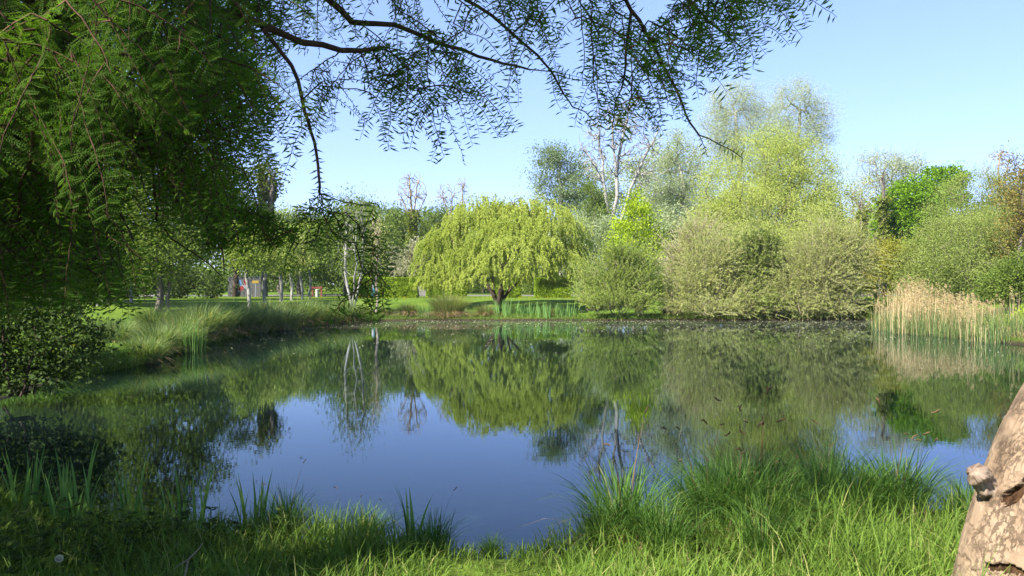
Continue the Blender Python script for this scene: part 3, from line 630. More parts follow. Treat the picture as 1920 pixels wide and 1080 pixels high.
# ------------------------------------------------------------------ left side trees
bare('ivy_tree', 'pair of ivy-clad stems with thin pale tops rising against the sky at the left', 'tree', 497, 78, [(492, 325, 26, 25), (512, 345, 20, 25)], B_GREY, rt=.28, n=80, mat=M['ivy'], L=.3, lpc=10,
     trunkpts=[[(497, 560), (495, 450), (493, 390), (492, 320)], [(496, 440), (508, 390), (513, 335)]], ivy=[(494, 420, 492, 325, 8, 1500), (504, 410, 513, 345, 7, 1100)])
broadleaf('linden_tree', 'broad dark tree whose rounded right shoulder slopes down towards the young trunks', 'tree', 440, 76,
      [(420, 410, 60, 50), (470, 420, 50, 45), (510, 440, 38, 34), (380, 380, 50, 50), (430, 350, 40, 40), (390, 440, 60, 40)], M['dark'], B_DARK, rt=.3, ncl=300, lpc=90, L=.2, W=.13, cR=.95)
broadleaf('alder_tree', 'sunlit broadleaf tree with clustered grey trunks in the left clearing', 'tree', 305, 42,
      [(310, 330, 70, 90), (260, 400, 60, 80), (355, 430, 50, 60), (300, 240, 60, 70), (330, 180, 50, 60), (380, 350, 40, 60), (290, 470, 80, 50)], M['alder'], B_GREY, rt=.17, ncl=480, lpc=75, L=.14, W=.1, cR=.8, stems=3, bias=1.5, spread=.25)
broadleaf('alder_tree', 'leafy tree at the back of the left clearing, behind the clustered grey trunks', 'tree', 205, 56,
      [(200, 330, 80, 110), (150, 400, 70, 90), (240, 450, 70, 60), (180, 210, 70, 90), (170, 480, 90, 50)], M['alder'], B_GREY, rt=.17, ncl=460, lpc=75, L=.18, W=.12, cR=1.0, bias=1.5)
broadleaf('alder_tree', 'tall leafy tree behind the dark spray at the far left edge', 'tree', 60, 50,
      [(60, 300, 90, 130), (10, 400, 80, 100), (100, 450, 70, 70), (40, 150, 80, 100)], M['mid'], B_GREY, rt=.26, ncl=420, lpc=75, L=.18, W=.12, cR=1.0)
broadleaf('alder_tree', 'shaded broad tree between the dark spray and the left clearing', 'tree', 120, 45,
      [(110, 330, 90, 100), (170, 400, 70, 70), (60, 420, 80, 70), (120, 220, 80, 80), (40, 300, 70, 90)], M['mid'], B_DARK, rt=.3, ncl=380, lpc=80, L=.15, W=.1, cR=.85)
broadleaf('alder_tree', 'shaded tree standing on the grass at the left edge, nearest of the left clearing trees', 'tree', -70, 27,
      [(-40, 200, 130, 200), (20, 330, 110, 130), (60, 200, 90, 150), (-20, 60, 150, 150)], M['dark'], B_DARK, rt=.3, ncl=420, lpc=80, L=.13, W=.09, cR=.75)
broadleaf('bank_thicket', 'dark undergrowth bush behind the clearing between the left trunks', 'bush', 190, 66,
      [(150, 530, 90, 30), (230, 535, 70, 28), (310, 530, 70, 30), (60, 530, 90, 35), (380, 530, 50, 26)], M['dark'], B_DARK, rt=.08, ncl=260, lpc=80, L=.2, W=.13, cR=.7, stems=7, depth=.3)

# pale young trunks in a row
row = [(247, 47.5, 500, 'young pale-trunked tree alone in the left clearing'), (182, 44, 498, 'young pale-trunked tree deepest in the shade at the left'),
       (467, 49.0, 492, 'leaning young tree with pale trunk in front of the graffiti wall'), (496, 52.0, 490, 'young pale-trunked tree right of the yellow sign, straight stem'),
       (526, 55.0, 492, 'young pale-trunked tree, third along the row from the graffiti wall'), (547, 59, 494, 'young pale-trunked tree, fourth along the row, thin stem in shade'),
       (566, 63, 495, 'young tree with darker speckled stem near the far end of the row'), (582, 67, 492, 'last young tree of the row, beside the white bollard')]
for i, (px, D, cyy, lab) in enumerate(row):
    lean = (-8 if i == 2 else 0); jj = (0, 8, 14, -2, 10, 2, 16, 5)[i]
    broadleaf('young_tree', lab, 'tree', px, D, [(px - 4 + lean, cyy - 18 - jj, 24, 24), (px + 10 + lean, cyy - 2, 20, 16), (px - 14 + lean, cyy - 8, 18, 20), (px + lean, cyy - 40 - jj, 15, 20)], M[('mid', 'mid', 'bush', 'yellowgreen', 'bush', 'sallow', 'bush', 'mid')[i]], B_PALE,
        rt=.11, ncl=110, lpc=48, L=.16, W=.08, cR=.55, group='row of young pale-trunked trees', bias=1.4)

bare('white_birch', 'multi-stemmed white-barked young tree standing at the water edge', 'tree', 663, 45, [(650, 430, 26, 55), (680, 430, 22, 55), (665, 400, 28, 45), (664, 490, 30, 30)], B_PALE, rt=.10, n=260, rtip=.009, mat=M['mid'], L=.11, lpc=9,
     trunkpts=[[(663, 598), (660, 575), (652, 540), (648, 480), (650, 420)], [(660, 575), (664, 520), (665, 470), (668, 400)], [(662, 588), (672, 540), (680, 490), (684, 430)], [(655, 555), (645, 525), (640, 500)]], thr=.02)
bare('birch', 'slim upright young tree with a pale stem and narrow brush-like crown', 'tree', 705, 48.5, [(705, 470, 13, 45), (704, 430, 14, 35), (706, 500, 11, 22)], B_PINK, rt=.085, n=240, rtip=.010, mat=M['sallow'], L=.09, lpc=6,
     trunkpts=[[(704, 582), (705, 530), (706, 500), (705, 450)]], thr=.02)

# ------------------------------------------------------------------ built things at the back left
def box(gb, x0, x1, y0, y1, z0, z1, tint=.5, bev=.0):
    V = np.array([(x, y, z) for z in (z0, z1) for y in (y0, y1) for x in (x0, x1)])
    gb.add(V, [(0, 2, 3, 1), (4, 5, 7, 6), (0, 1, 5, 4), (2, 6, 7, 3), (0, 4, 6, 2), (1, 3, 7, 5)], tint)
def blobface(gb, cx, cz, y, rx, rz, seed, tint=.5, n=28):
    th = np.arange(n) * 2 * np.pi / n; k = .6 + .75 * vnoise(np.stack([np.cos(th) * 1.6 + seed * 7, np.sin(th) * 1.6, th * 0], -1), seed)
    V = np.concatenate([[(cx, y, cz)], np.stack([cx + np.cos(th) * rx * k, th * 0 + y, cz + np.sin(th) * rz * k], -1)])
    gb.add(V, [(0, 1 + i, 1 + (i + 1) % n, 1 + (i + 2) % n) for i in range(0, n, 2)], tint)
D = 76.; xw0, xw1 = X(427, D), X(489, D); zw = G((xw0 + xw1) / 2, D); off = (X(458, D), D, zw)
root = empty('graffiti_wall', off, 'grey concrete wall sprayed with red, white and blue graffiti behind the young trunks', 'wall')
g = GB(); zt = Z(519, D)
for i in range(4): box(g, xw0 + (xw1 - xw0) * i / 4 + .01, xw0 + (xw1 - xw0) * (i + 1) / 4 - .01, D, D + .15, zw - .1, zt + .03 * (i % 2))
part('wall_panels', g, plain('concrete', (.06, .062, .06), .9, .25, 3), root, off)
for nm, c, items in (('white_graffiti', (.20, .20, .22), [(448, 537, 7, 9, 1), (462, 534, 6, 8, 2)]), ('red_graffiti', (.17, .015, .015), [(444, 537, 4, 8, 3), (452, 541, 5, 5, 4), (460, 530, 4, 5, 5)]), ('blue_graffiti', (.05, .13, .27), [(450, 530, 3.5, 6, 6), (446, 527, 3, 3, 7)])):  # graffiti tones set darker to stand in for shade on the wall
    g = GB(); yy = D - {'white_graffiti': .006, 'red_graffiti': .012, 'blue_graffiti': .018}[nm]
    for (px, py, rx, rz, sd) in items: blobface(g, X(px, D), Z(py, D), yy, rx * D / F, rz * D / F, sd)
    part(nm, g, plain('paint_' + nm, c, .5, .1), root, off)
D = 75.; off = (X(479, D), D, G(X(479, D), D)); root = empty('yellow_sign', off, 'small yellow board on a post in front of the grey wall', 'sign')
g = GB(); box(g, X(473, D), X(485, D), D - .03, D, Z(531, D), Z(526, D)); part('board', g, plain('paint_yellow', (.24, .165, .015), .5, .08), root, off)  # yellow darkened, shade put into the board colour
g = GB(); tubes(g, [(off[0], D + .03, off[2] - .2)], [(off[0], D + .03, Z(526.5, D))], .03, .03, 8); part('post', g, plain('metal_grey', (.25, .25, .26), .5), root, off)
D = 74.; off = (X(594.5, D), D, G(X(594.5, D), D)); root = empty('bollard', off, 'stubby white bollard at the end of the red barrier', 'bollard')
g = GB(); zb_ = off[2]
for (a, b, r0, r1) in ((-.1, .60, .15, .145), (.60, .66, .17, .17), (.66, .72, .17, .10), (.72, .721, .10, .001)): tubes(g, [(off[0], D, zb_ + a)], [(off[0], D, zb_ + b)], r0, r1, 14)
part('post', g, plain('paint_white', (.30, .30, .28), .6, .12), root, off)
D = 77.; off = (X(594, D), D, G(X(594, D), D)); root = empty('barrier', off, 'low red wooden barrier rail behind the white bollard', 'barrier')
g = GB(); z_ = off[2]; box(g, X(583, D), X(604, D), D - .04, D + .04, z_ + .78, z_ + .95); part('rail', g, plain('paint_red', (.15, .025, .018), .6), root, off)  # rail red deepened so the colour carries the shade
for px in (586, 602):
    g = GB(); box(g, X(px, D) - .08, X(px, D) + .08, D + .045, D + .2, z_ - .1, z_ + 1.0); part('post', g, plain('wood_red', (.13, .035, .02), .8), root, off)
D = 68.; off = (X(699.5, D), D, G(X(699.5, D), D)); root = empty('notice_board', off, 'narrow teal notice board with a white sheet between two hedge blocks', 'sign')
g = GB(); box(g, X(697, D), X(702.5, D), D - .05, D + .05, off[2] - .1, Z(527, D)); part('board', g, plain('paint_teal', (.03, .12, .16), .5), root, off)
g = GB(); box(g, X(697.3, D), X(700.5, D), D - .065, D - .052, Z(541, D), Z(529, D)); part('sheet', g, plain('paper_white', (.4, .42, .45), .6, .05), root, off)
D = 80.; off = (X(792, D), D, G(X(792, D), D)); root = empty('white_wall', off, 'short whitewashed wall in the gap between hedge blocks, left of the weeping willow', 'wall')
g = GB(); box(g, X(779, D), X(806, D), D, D + .25, off[2] - .1, Z(527, D)); part('body', g, plain('whitewash', (.16, .155, .15), .9, .15, 2), root, off)
g = GB(); box(g, X(778, D), X(807, D), D - .04, D + .29, Z(527, D) + .001, Z(525.5, D)); part('coping', g, plain('stone_coping', (.42, .4, .37), .9), root, off)

# ------------------------------------------------------------------ bank vegetation, far and left
TU = [tussock_parts(800, .36, 1.0, .75, .020, M['sedge'], dead=45, deadH=.5) for _ in range(4)]
TB = tussock_parts(1900, .75, 1.75, .62, .022, M['tuss'], dead=420, deadH=.6, curl=.55)
TD = [tussock_parts(520, .3, .95, .75, .022, M['tuss'], dead=200, deadH=.8) for _ in range(2)]
IR = [tussock_parts(60, .55, 1.15, .2, .055, M['iris'], seg=3, curl=.2) for _ in range(2)]
def at(px, D): return X(px, D), D
left_bank = [(-9.9, 20.8, .9, 'low grassy sedge clump nearest the mown corner of the left bank'), (-10.4, 22.6, 1.0, 'green-grey sedge clump just behind the mown corner of the left bank'),
 (-10.6, 24.4, 1.1, 'sedge clump beside the single iris plant on the left bank'), (-11.2, 26.2, 1.1, 'sedge clump with much dead brown skirt, middle of the left bank'),
 (-11.3, 28.0, 1.15, 'sedge clump with drooping brown skirt right of the iris plant'), (-11.4, 30.0, 1.1, 'grey-green sedge clump standing in front of the leaning young tree'),
 (-11.4, 32.0, 1.15, 'grey-green sedge clump under the graffiti wall line of sight'), (-11.3, 34.2, 1.1, 'pale sedge clump in sun below the row of young trunks'),
 (-10.8, 36.4, 1.1, 'sedge clump with bent straw at its base, below the row of young trunks'), (-10.6, 38.8, 1.2, 'dark blue-green sedge clump, first of the dark stretch on the left bank'),
 (-9.9, 41.0, 1.2, 'dark blue-green sedge clump, second of the dark stretch on the left bank'), (-9.4, 43.2, 1.2, 'dark sedge clump closest to the white multi-stemmed tree'),
 (-12.2, 24.0, 1.0, 'sedge clump set back from the water behind the iris plant'), (-12.9, 28.5, 1.05, 'sedge clump in the second line of the left bank, sunlit top'),
 (-12.8, 33.0, 1.05, 'sedge clump in the second line under the young trunks'), (-11.9, 38.0, 1.1, 'sedge clump in the second line of the dark stretch')]
for i, (x, y, s, lab) in enumerate(left_bank): put(TU[i % 4], 'sedge_clump', lab, 'sedge', x + .4, y, s * (1.05 if y < 27 else 1.35), 'sedge clumps on the left bank')
for i, (px, D, s, lab) in enumerate([(680, 46.4, .95, 'brown-skirted sedge clump right of the white multi-stemmed tree'), (723, 46.8, .8, 'small round sedge clump right of the slim upright tree'),
      (765, 46.9, 1.1, 'feathery sedge clump between the slim upright tree and the big tussock'), (910, 46.9, 1.0, 'loose brownish sedge clump left of the broad iris stand'), (1035, 47.0, .7, 'small tan sedge clump among the irises'),
      (1258, 48.0, 1.1, 'rusty brown sedge clump between the fresh-green bush and the olive bushes'), (645, 45.8, 1.0, 'dark sedge clump left of the white multi-stemmed tree')]):
    put(TD[i % 2], 'sedge_clump', lab, 'sedge', *at(px, D), s, 'sedge clumps on the far bank')
put(TB, 'sedge_tussock', 'biggest round fountain-like tussock with a tan skirt at the far water edge', 'sedge', *at(841, 46.9), .98, z=G(*at(841, 46.9)) - .1)
for i, (px, D, s, sx, lab) in enumerate([(800, 46.5, 1.0, 1, 'upright iris clump left of the biggest tussock'), (950, 46.7, 1.1, 1.2, 'broad iris stand on the far bank, left half'), (990, 47.0, 1.0, 1.3, 'broad iris stand on the far bank, right half'),
      (1025, 46.4, .95, 1.2, 'iris clump right of the broad iris stand'), (1062, 46.6, 1.0, 1.2, 'iris clump nearest the fresh-green waterside bush'), (930, 46.8, .8, 1.2, 'short iris clump at the left end of the broad iris stand'), (365, 24.2, .95, .55, 'single iris plant at the foot of the left bank')]):
    o = put(IR[i % 2], 'iris_clump', lab, 'iris', *at(px, D), s, 'iris clumps', rz=0, z=max(0, G(*at(px, D)) - .12)); o.scale = (s * sx, s * .8, s)

def scatter(n, x0, x1, y0, y1, dmin, dmax=99, extra=None):
    P = np.stack([x0 + (x1 - x0) * rng.random(n), y0 + (y1 - y0) * rng.random(n)], -1); d = sdist(P[:, 0], P[:, 1])
    k = (d > dmin) & (d < dmax)
    if extra is not None: k &= extra(P)
    P = P[k]; return np.column_stack([P, height(P[:, 0], P[:, 1]) - .02])
# grass of the left bank and the rim of the far bank
g = GB()
P = scatter(60000, -19, -8.5, 12, 46, -.05, 6); blades(g, P, rng.random(len(P)) * 6.283, .16 + .34 * vnoise(P * .6, 3) * rng.random(len(P)) + .12 * np.clip((P[:, 1] - 20) / 6, 0, 1), .7 * rng.random(len(P)) + .2, .016, 3, .7, rng.random(len(P)))
P = scatter(110000, -13, -7.5, 17, 46.5, -.3, .6); P[:, 2] = np.maximum(P[:, 2], -.05); blades(g, P, rng.random(len(P)) * 6.283, .25 + .45 * rng.random(len(P)), .5 + .9 * rng.random(len(P)), .018, 3, .9, rng.random(len(P)))
P = scatter(26000, -9, 24, 45, 52, -.05, 1.6); blades(g, P, rng.random(len(P)) * 6.283, .12 + .25 * rng.random(len(P)), .3 + .6 * rng.random(len(P)), .022, 3, .7, rng.random(len(P)))
P = scatter(26000, X(1605, 48), X(1672, 48), 46, 51, -.1); blades(g, P, rng.random(len(P)) * 6.283, .5 + 1.0 * vnoise(P * .9, 8), .35 + .4 * rng.random(len(P)), .03, 3, .7, rng.random(len(P)))
tag(link('bank_grass', g.mesh('bank_grass', M['grass'])), 'long green grass growing along the left and far banks', 'grass', kind='stuff')
g = GB(); P = scatter(14000, -12, 24, 24, 47, -.35, .35); a = rng.random(len(P)) * 6.283; blades(g, P, a, .1 + .22 * rng.random(len(P)), .5 + 1.2 * rng.random(len(P)), .02, 3, 1., rng.random(len(P)))
tag(link('dead_grass', g.mesh('dead_grass', M['dead'])), 'dead tan grass fringing the waterline', 'grass', kind='stuff')
# reeds, with straw and young green shoots
def reeds():
    inreed = lambda P: (P[:, 0] > 16.0) & (P[:, 1] > 27.5) & (P[:, 0] < 18.6 + .8 * vnoise(np.column_stack([P * .9, P[:, 0] * 0]), 4))
    P = scatter(16000, 15.8, 23, 27, 38.5, -.9, 3.2, inreed); keep = rng.random(len(P)) < np.clip(vnoise(P * np.array([1.1, 1.1, 1]), 31) * 2.4 - .8, .04, 1) * np.clip((P[:, 0] - 16) / 1.6, .25, 1); P = P[keep]; P[:, 2] = np.maximum(P[:, 2], -.1); n = len(P)
    P = P[:1500]; n = len(P)
    H = (.85 + .95 * rng.random(n)) * (.6 + .75 * vnoise(P * .55, 12)); a = rng.random(n) * 6.283; ln = .06 + .16 * rng.random(n) ** 2
    g = GB(); blades(g, P, a, H, ln, .017, 4, .3, rng.random(n), 0)
    tip = P + np.stack([np.cos(a), np.sin(a), 0 * a], -1) * (H * ln)[:, None] + np.array([0, 0, 1]) * (H * (1 - .3 * ln * .62))[:, None]
    sel = rng.random(n) < .5; tp = tip[sel]; m = len(tp); k = np.repeat(np.arange(m), 7); pl = nrm(np.stack([.8 + rng.normal(size=m) * .4, rng.normal(size=m) * .4, rng.normal(size=m) * .15], -1))
    u = rng.random(len(k)); Pp = tp[k] + np.array([0, 0, -.02]) + pl[k] * (u * .05)[:, None] + np.array([0, 0, 1]) * (.16 - .26 * u)[:, None] * .8
    leafquads(g, Pp, nrm(pl[k] * .8 + [0, 0, -.35] + rng.normal(size=(len(k), 3)) * .3), rdir(len(k)), .10, .03, .15 + .5 * rng.random(len(k)))
    tag(link('reed_bed', g.mesh('reed_bed', M['reed'])), 'tall dry tan reeds with feathery heads along the right bank', 'reeds', kind='stuff')
    P = scatter(16000, 15.8, 23, 27, 38.5, -.8, 2.0, inreed)[:3000]; P[:, 2] = np.maximum(P[:, 2], -.1); n = len(P)
    g = GB(); blades(g, P, rng.random(n) * 6.283, .5 + .75 * rng.random(n), .1 + .25 * rng.random(n), .02, 3, .4, rng.random(n))
    tag(link('reed_shoots', g.mesh('reed_shoots', M['sedge'])), 'young blue-green reed shoots among the dry stems', 'reeds', kind='stuff')
    P = scatter(60000, 17.2, 30, 26, 44, .5, 7)[:24000]; n = len(P); g = GB(); blades(g, P, rng.random(n) * 6.283, .25 + .6 * vnoise(P * .7, 14), .4 + .8 * rng.random(n), .02, 3, .8, rng.random(n))
    tag(link('straw_grass', g.mesh('straw_grass', M['straw'])), 'pale straw-coloured dead grass behind the reeds', 'grass', kind='stuff')
reeds()
# flowers in the lawn
for nm, mt, lab, regs in (('buttercups', 'flower', 'yellow buttercups dotted over the far lawn', [(260, -24, -8, 58, 70), (180, -9, 6, 60, 68), (40, -12, -9.5, 19, 24)]), ('daisies', 'white', 'white daisies dotted on the lawn near the water', [(150, -7, 6, 48, 54), (60, -20, -14, 50, 60)])):
    g = GB()
    for (n, x0, x1, y0, y1) in regs:
        P = scatter(n, x0, x1, y0, y1, .4); n = len(P); cl = vnoise(P * .8, 6) > .45; P = P[cl]; n = len(P)
        if not n: continue
        tubes(g, P, P + [0, 0, .2], .004, .003, 3, .1); a = rng.random(n) * 6.283
        for q in range(3): leafquads(g, P + [0, 0, .2], np.stack([np.cos(a + q * 2.1), np.sin(a + q * 2.1), 0 * a + .3], -1), np.tile([0, 0, 1.], (n, 1)), .05, .05, rng.random(n))
    tag(link(nm, g.mesh(nm, M[mt])), lab, 'flowers', kind='stuff')

# ------------------------------------------------------------------ light spring haze
g = GB(); box(g, -1510, 1510, -1510, 1510, -2.0, 38)
hm = bpy.data.materials.new('haze'); hm.use_nodes = True; hn = hm.node_tree; hn.nodes.remove(hn.nodes['Principled BSDF'])
pv = hn.nodes.new('ShaderNodeVolumePrincipled'); pv.inputs['Density'].default_value = .0002; pv.inputs['Color'].default_value = (.9, .95, 1, 1); pv.inputs['Anisotropy'].default_value = .2
hn.links.new(pv.outputs[0], hn.nodes['Material Output'].inputs['Volume'])
tag(link('haze', g.mesh('haze', hm)), 'faint spring haze in the air over the pond', 'haze', kind='stuff')

# ------------------------------------------------------------------ near tree whose boughs hang over the pond
def overhanging_tree():
    off = np.array([-5.2, 1.6, G(-5.2, 1.6) - .1])
    root = empty('redwood_tree', tuple(off), 'feathery-leaved redwood whose dark boughs hang over the pond from the upper left', 'tree')
    trunk = [off + np.array([.12 * math.sin(j), .1 * math.cos(j * 1.3), j * 1.15]) for j in range(14)]
    roots = [t for t in trunk]; rp = [-1] + list(range(13))
    boughs = [  # photo polyline, distance at start and end
     ([(300, -60), (377, 13), (440, 32), (510, 55), (567, 80), (640, 95), (715, 90)], 5.6, 6.4),
     ([(493, 55), (547, 123), (567, 187), (590, 267), (600, 350), (600, 365)], 5.9, 6.3),
     ([(560, -50), (620, 3), (660, 42), (707, 45), (773, 60), (813, 78), (867, 93), (923, 113), (990, 130)], 6.2, 7.4),
     ([(820, -60), (873, 0), (923, 30), (960, 63), (1007, 103), (1033, 133), (1057, 177), (1073, 200), (1113, 227)], 6.4, 7.6),
     ([(1130, -70), (1173, 0), (1183, 20), (1213, 67), (1240, 117), (1267, 167), (1280, 197), (1293, 230), (1310, 253), (1347, 270), (1393, 297)], 6.4, 7.4),
     ([(1310, 253), (1318, 270), (1325, 292)], 7.2, 7.2),
     ([(1183, 25), (1173, 100), (1170, 147), (1153, 193), (1148, 240)], 6.6, 7.0),
     ([(1230, -60), (1297, 7), (1330, 43), (1363, 67), (1387, 88), (1408, 97)], 6.8, 7.6),
     ([(1350, 58), (1377, 63), (1413, 62), (1437, 50), (1453, 57), (1480, 85)], 7.2, 7.7),
     ([(1280, -60), (1340, -10), (1400, 5), (1450, 15)], 7.0, 7.8),
     ([(60, 0), (160, 67), (233, 113), (300, 147), (347, 170), (390, 192), (430, 225)], 4.6, 6.2),
     ([(20, 20), (40, 123), (57, 160), (62, 233), (60, 283), (40, 340), (35, 420)], 4.4, 5.6),
     ([(200, 90), (223, 150), (253, 207), (267, 253), (293, 293), (320, 340), (350, 420)], 5.0, 6.6),
     ([(280, -60), (300, 0), (310, 33), (333, 87), (363, 133), (400, 200), (430, 270), (440, 340)], 6.0, 7.4),
     ([(360, 20), (380, 70), (417, 113), (467, 173), (510, 227)], 5.8, 6.6),
     ([(330, 330), (367, 400), (417, 470), (420, 517)], 6.8, 7.2),
     ([(285, 290), (290, 360), (293, 410), (320, 447), (367, 477), (417, 520)], 5.8, 6.4),
     ([(-60, 200), (20, 250), (90, 300), (160, 330), (220, 380), (250, 450)], 5.6, 7.2),
     ([(-60, 330), (40, 400), (120, 440), (190, 470), (230, 520)], 6.2, 7.6),
     ([(700, -60), (735, 0), (790, 60), (810, 120)], 6.8, 7.2),
     ([(940, -60), (960, 0), (1010, 40), (1060, 60)], 7.2, 7.6),
     ([(1060, -60), (1090, 10), (1120, 60), (1130, 110)], 7.0, 7.4),
     ([(600, 363), (575, 395), (556, 440), (535, 490), (530, 520)], 6.3, 6.5), ([(600, 363), (590, 410), (572, 470), (568, 500)], 6.3, 6.4), ([(602, 363), (611, 420), (615, 475)], 6.3, 6.2),
     ([(602, 363), (640, 378), (680, 385), (705, 380)], 6.3, 6.8), ([(602, 364), (625, 400), (645, 450), (670, 480)], 6.3, 6.6),
     ([(567, 187), (566, 245), (549, 275), (541, 305), (524, 345)], 6.1, 6.3),
    ]
    BR = [(.045, .022), (.020, .011), (.035, .012), (.022, .007), (.025, .006), (.006, .003), (.016, .006), (.020, .005), (.008, .003), (.012, .004), (.040, .020), (.022, .012), (.028, .012),
          (.018, .008), (.010, .005), (.018, .007), (.013, .006), (.026, .010), (.026, .010), (.012, .005), (.012, .005), (.012, .005), (.006, .0025), (.005, .002), (.005, .002), (.007, .003), (.006, .0025), (.005, .0025)]
    brad = {}
    allb = []
    for (line, d0, d1), (r0, r1) in zip(boughs, BR):
        pts = []
        for j, (px, py) in enumerate(line):
            d = d0 + (d1 - d0) * j / (len(line) - 1); pts.append(np.array([X(px, d), d, Z(py, d)]))
        # subdivide with slight irregularity
        fine = [pts[0]]
        for a, b in zip(pts[:-1], pts[1:]):
            L_ = np.linalg.norm(b - a); m = max(1, int(L_ / .16))
            for q in range(1, m + 1): fine.append(a + (b - a) * q / m + (rng.normal(size=3) * .012 if q < m else 0))
        R_ = np.array(roots); first = fine[0]
        out = line[0][1] < -20 or line[0][0] < -20 or first[2] > 4.4
        if line[0][1] <= 20 or line[0][0] < 0:
            # carried from the trunk, outside the frame
            zi = min(12, max(3, int((first[2] + 1.2 - off[2]) / 1.15))); st = trunk[zi - 1]
            p = zi - 1
            for t in (.2, .4, .6, .8):
                q = st * (1 - t) + first * t + np.array([0, 0, .55 * math.sin(t * 3.14)]); roots.append(q); rp.append(p); p = len(roots) - 1; brad[p] = r0 * 1.25
        else:
            # leaves the nearest earlier bough point: shift smoothly onto it
            p = 14 + int(np.argmin(np.linalg.norm(R_[14:] - first, axis=1)))
        for qi, q in enumerate(fine): roots.append(q); rp.append(p); p = len(roots) - 1; brad[p] = .82 * (r0 + (r1 - r0) * qi / max(1, len(fine) - 1))
        allb += fine
    nb = len(roots)
    # hanging twigs scattered under a ragged canopy edge (photo columns -> lowest row)
    ex = [-150, 0, 100, 200, 260, 320, 380, 430, 480, 560, 640, 700, 760, 800, 870, 900, 960, 1010, 1060, 1120, 1200, 1250, 1290, 1350, 1400, 1450, 1480, 1500]
    ey = [560, 560, 540, 540, 480, 440, 400, 330, 230, 170, 250, 260, 260, 255, 270, 170, 175, 225, 150, 240, 230, 190, 150, 120, 60, 30, 80, -20]
    dn = [1., 1., 1., .95, .75, .65, .65, .65, .5, .15, .19, .20, .19, .17, .16, .14, .14, .15, .14, .16, .20, .20, .18, .15, .12, .09, .05, .01]
    tg, ch = [], []
    cnt = 0
    while len(tg) < 2800:
        px = rng.uniform(-150, 1455); edge = np.interp(px, ex, ey)
        py = rng.uniform(-120, edge)
        if rng.random() > np.interp(px, ex, dn) * (1.0 if px < 420 else np.clip(1.25 - .9 * max(py, 0) / max(edge, 60), .25, 1)): continue
        if 430 < px < 1450 and vnoise(np.array([px / 75., py / 75., 3.]), 44) < .505: continue
        if px <= 430 and vnoise(np.array([px / 90., py / 80., 7.]), 45) < (.16 if px < 220 else .42): continue
        lo, hi = (4.3 + 1.0 * (py > 120), 9.2) if px < 420 else (5.8, 7.9)
        d = rng.uniform(lo, hi)
        if px < 230 and py < 130 and rng.random() < .25: d = rng.uniform(3.4, 4.4)
        p = np.array([X(px, d), d, Z(py, d)]); lq = p - np.array([-2.2, 3.9, 3.1]); al = lq @ TO_SUN
        if al > .22 and np.linalg.norm(lq - al * TO_SUN) < .75: continue
        nl = rng.integers(3, 9) if py < edge - 60 else rng.integers(2, 6); nl = int(min(nl + 1, max(2, (edge - py) / 20 + 2))); q = p.copy(); dr = nrm(np.array([rng.normal() * .75 + .3, rng.normal() * .4, -.8 + .45 * rng.normal()])); c = []
        for k in range(nl):
            dr = nrm(dr + rng.normal(size=3) * .09 + np.array([0, 0, -.10])); q = q + dr * (.075 + .04 * rng.random()); c.append(q.copy())
        tg.append(p); ch.append(c)
    for k in range(75):
        px = rng.uniform(550, 725); py = rng.uniform(385, 590 if px > 610 else 500); d = rng.uniform(6.1, 6.9); dr = nrm(np.array([rng.normal() * .5, rng.normal() * .3, -1.0])); q = np.array([X(px, d), d, Z(py, d)]); tg.append(q.copy()); cc = []
        if vnoise(np.array([px / 40., py / 60., 2.]), 46) < .42 and px < 640: tg.pop(); continue
        for j in range(rng.integers(1, 4)): q = q + dr * .08; cc.append(q.copy())
        ch.append(cc)
    for k in range(150):
        px = rng.uniform(375, 552); py = rng.uniform(330 + (px - 375) * .58, 462); d = rng.uniform(6.4, 7.6); q = np.array([X(px, d), d, Z(py, d)]); tg.append(q.copy()); cc = []; dr = nrm(np.array([.7 + rng.normal() * .3, rng.normal() * .3, -.6]))
        for j in range(2 if py < 425 else 1): q = q + dr * .08; cc.append(q.copy())
        ch.append(cc)
    # keep twigs that start within reach of a bough or another twig; order is handled by grow
    N, par = grow(roots, rp, np.array(tg), .12, ch)
    r = radii(par, .0016, .30); r[:14] = np.linspace(.34, .16, 14); r = np.minimum(r, .34)
    r[list(brad)] = list(brad.values())
    r[nb:] = np.minimum(r[nb:], .006)
    wood = GB(); e, a, mid, b = graph_tubes(wood, N, par, r, 8, bend=.05, thr=.008)
    part('trunk', wood, B_RED, root, off)
    # feathery sprays: two rows of leaflets along every thin twig
    fine = e >= nb; seg_a = np.concatenate([a[fine], mid[fine]]); seg_b = np.concatenate([mid[fine], b[fine]])
    thick = (e < nb) & (e > 14) & (r[e] < .012); seg_a = np.concatenate([seg_a, a[thick]]); seg_b = np.concatenate([seg_b, b[thick]])
    ln = np.linalg.norm(seg_b - seg_a, axis=1); nn = np.maximum(1, np.round(ln / .0215).astype(int)); k = np.repeat(np.arange(len(ln)), nn); i0 = np.arange(len(k)) - np.repeat(np.cumsum(nn) - nn, nn)
    t = (i0 + .5 + .25 * rng.normal(size=len(k))) / nn[k]; kp = rng.random(len(k)) < .93; k = k[kp]; t = t[kp]; i0 = i0[kp]; Pp = seg_a[k] + (seg_b[k] - seg_a[k]) * t[:, None]; ed = nrm(seg_b - seg_a)[k]
    # drop foliage behind the camera side and out of the photo far beyond
    az = ((vnoise(seg_a * 1.3, 77) - .5) * 3.6 + rng.normal(size=len(ln)) * .2); side = np.stack([np.cos(az), np.sin(az), az * 0], -1)[k]; side = nrm(side - ed * (side * ed).sum(1, keepdims=True))
    sg = np.where(i0 % 2 == 0, 1., -1.)[:, None]
    D_ = nrm(side * sg * .95 + ed * .2 + np.array([0, 0, -.10]) + rng.normal(size=(len(k), 3)) * .09)
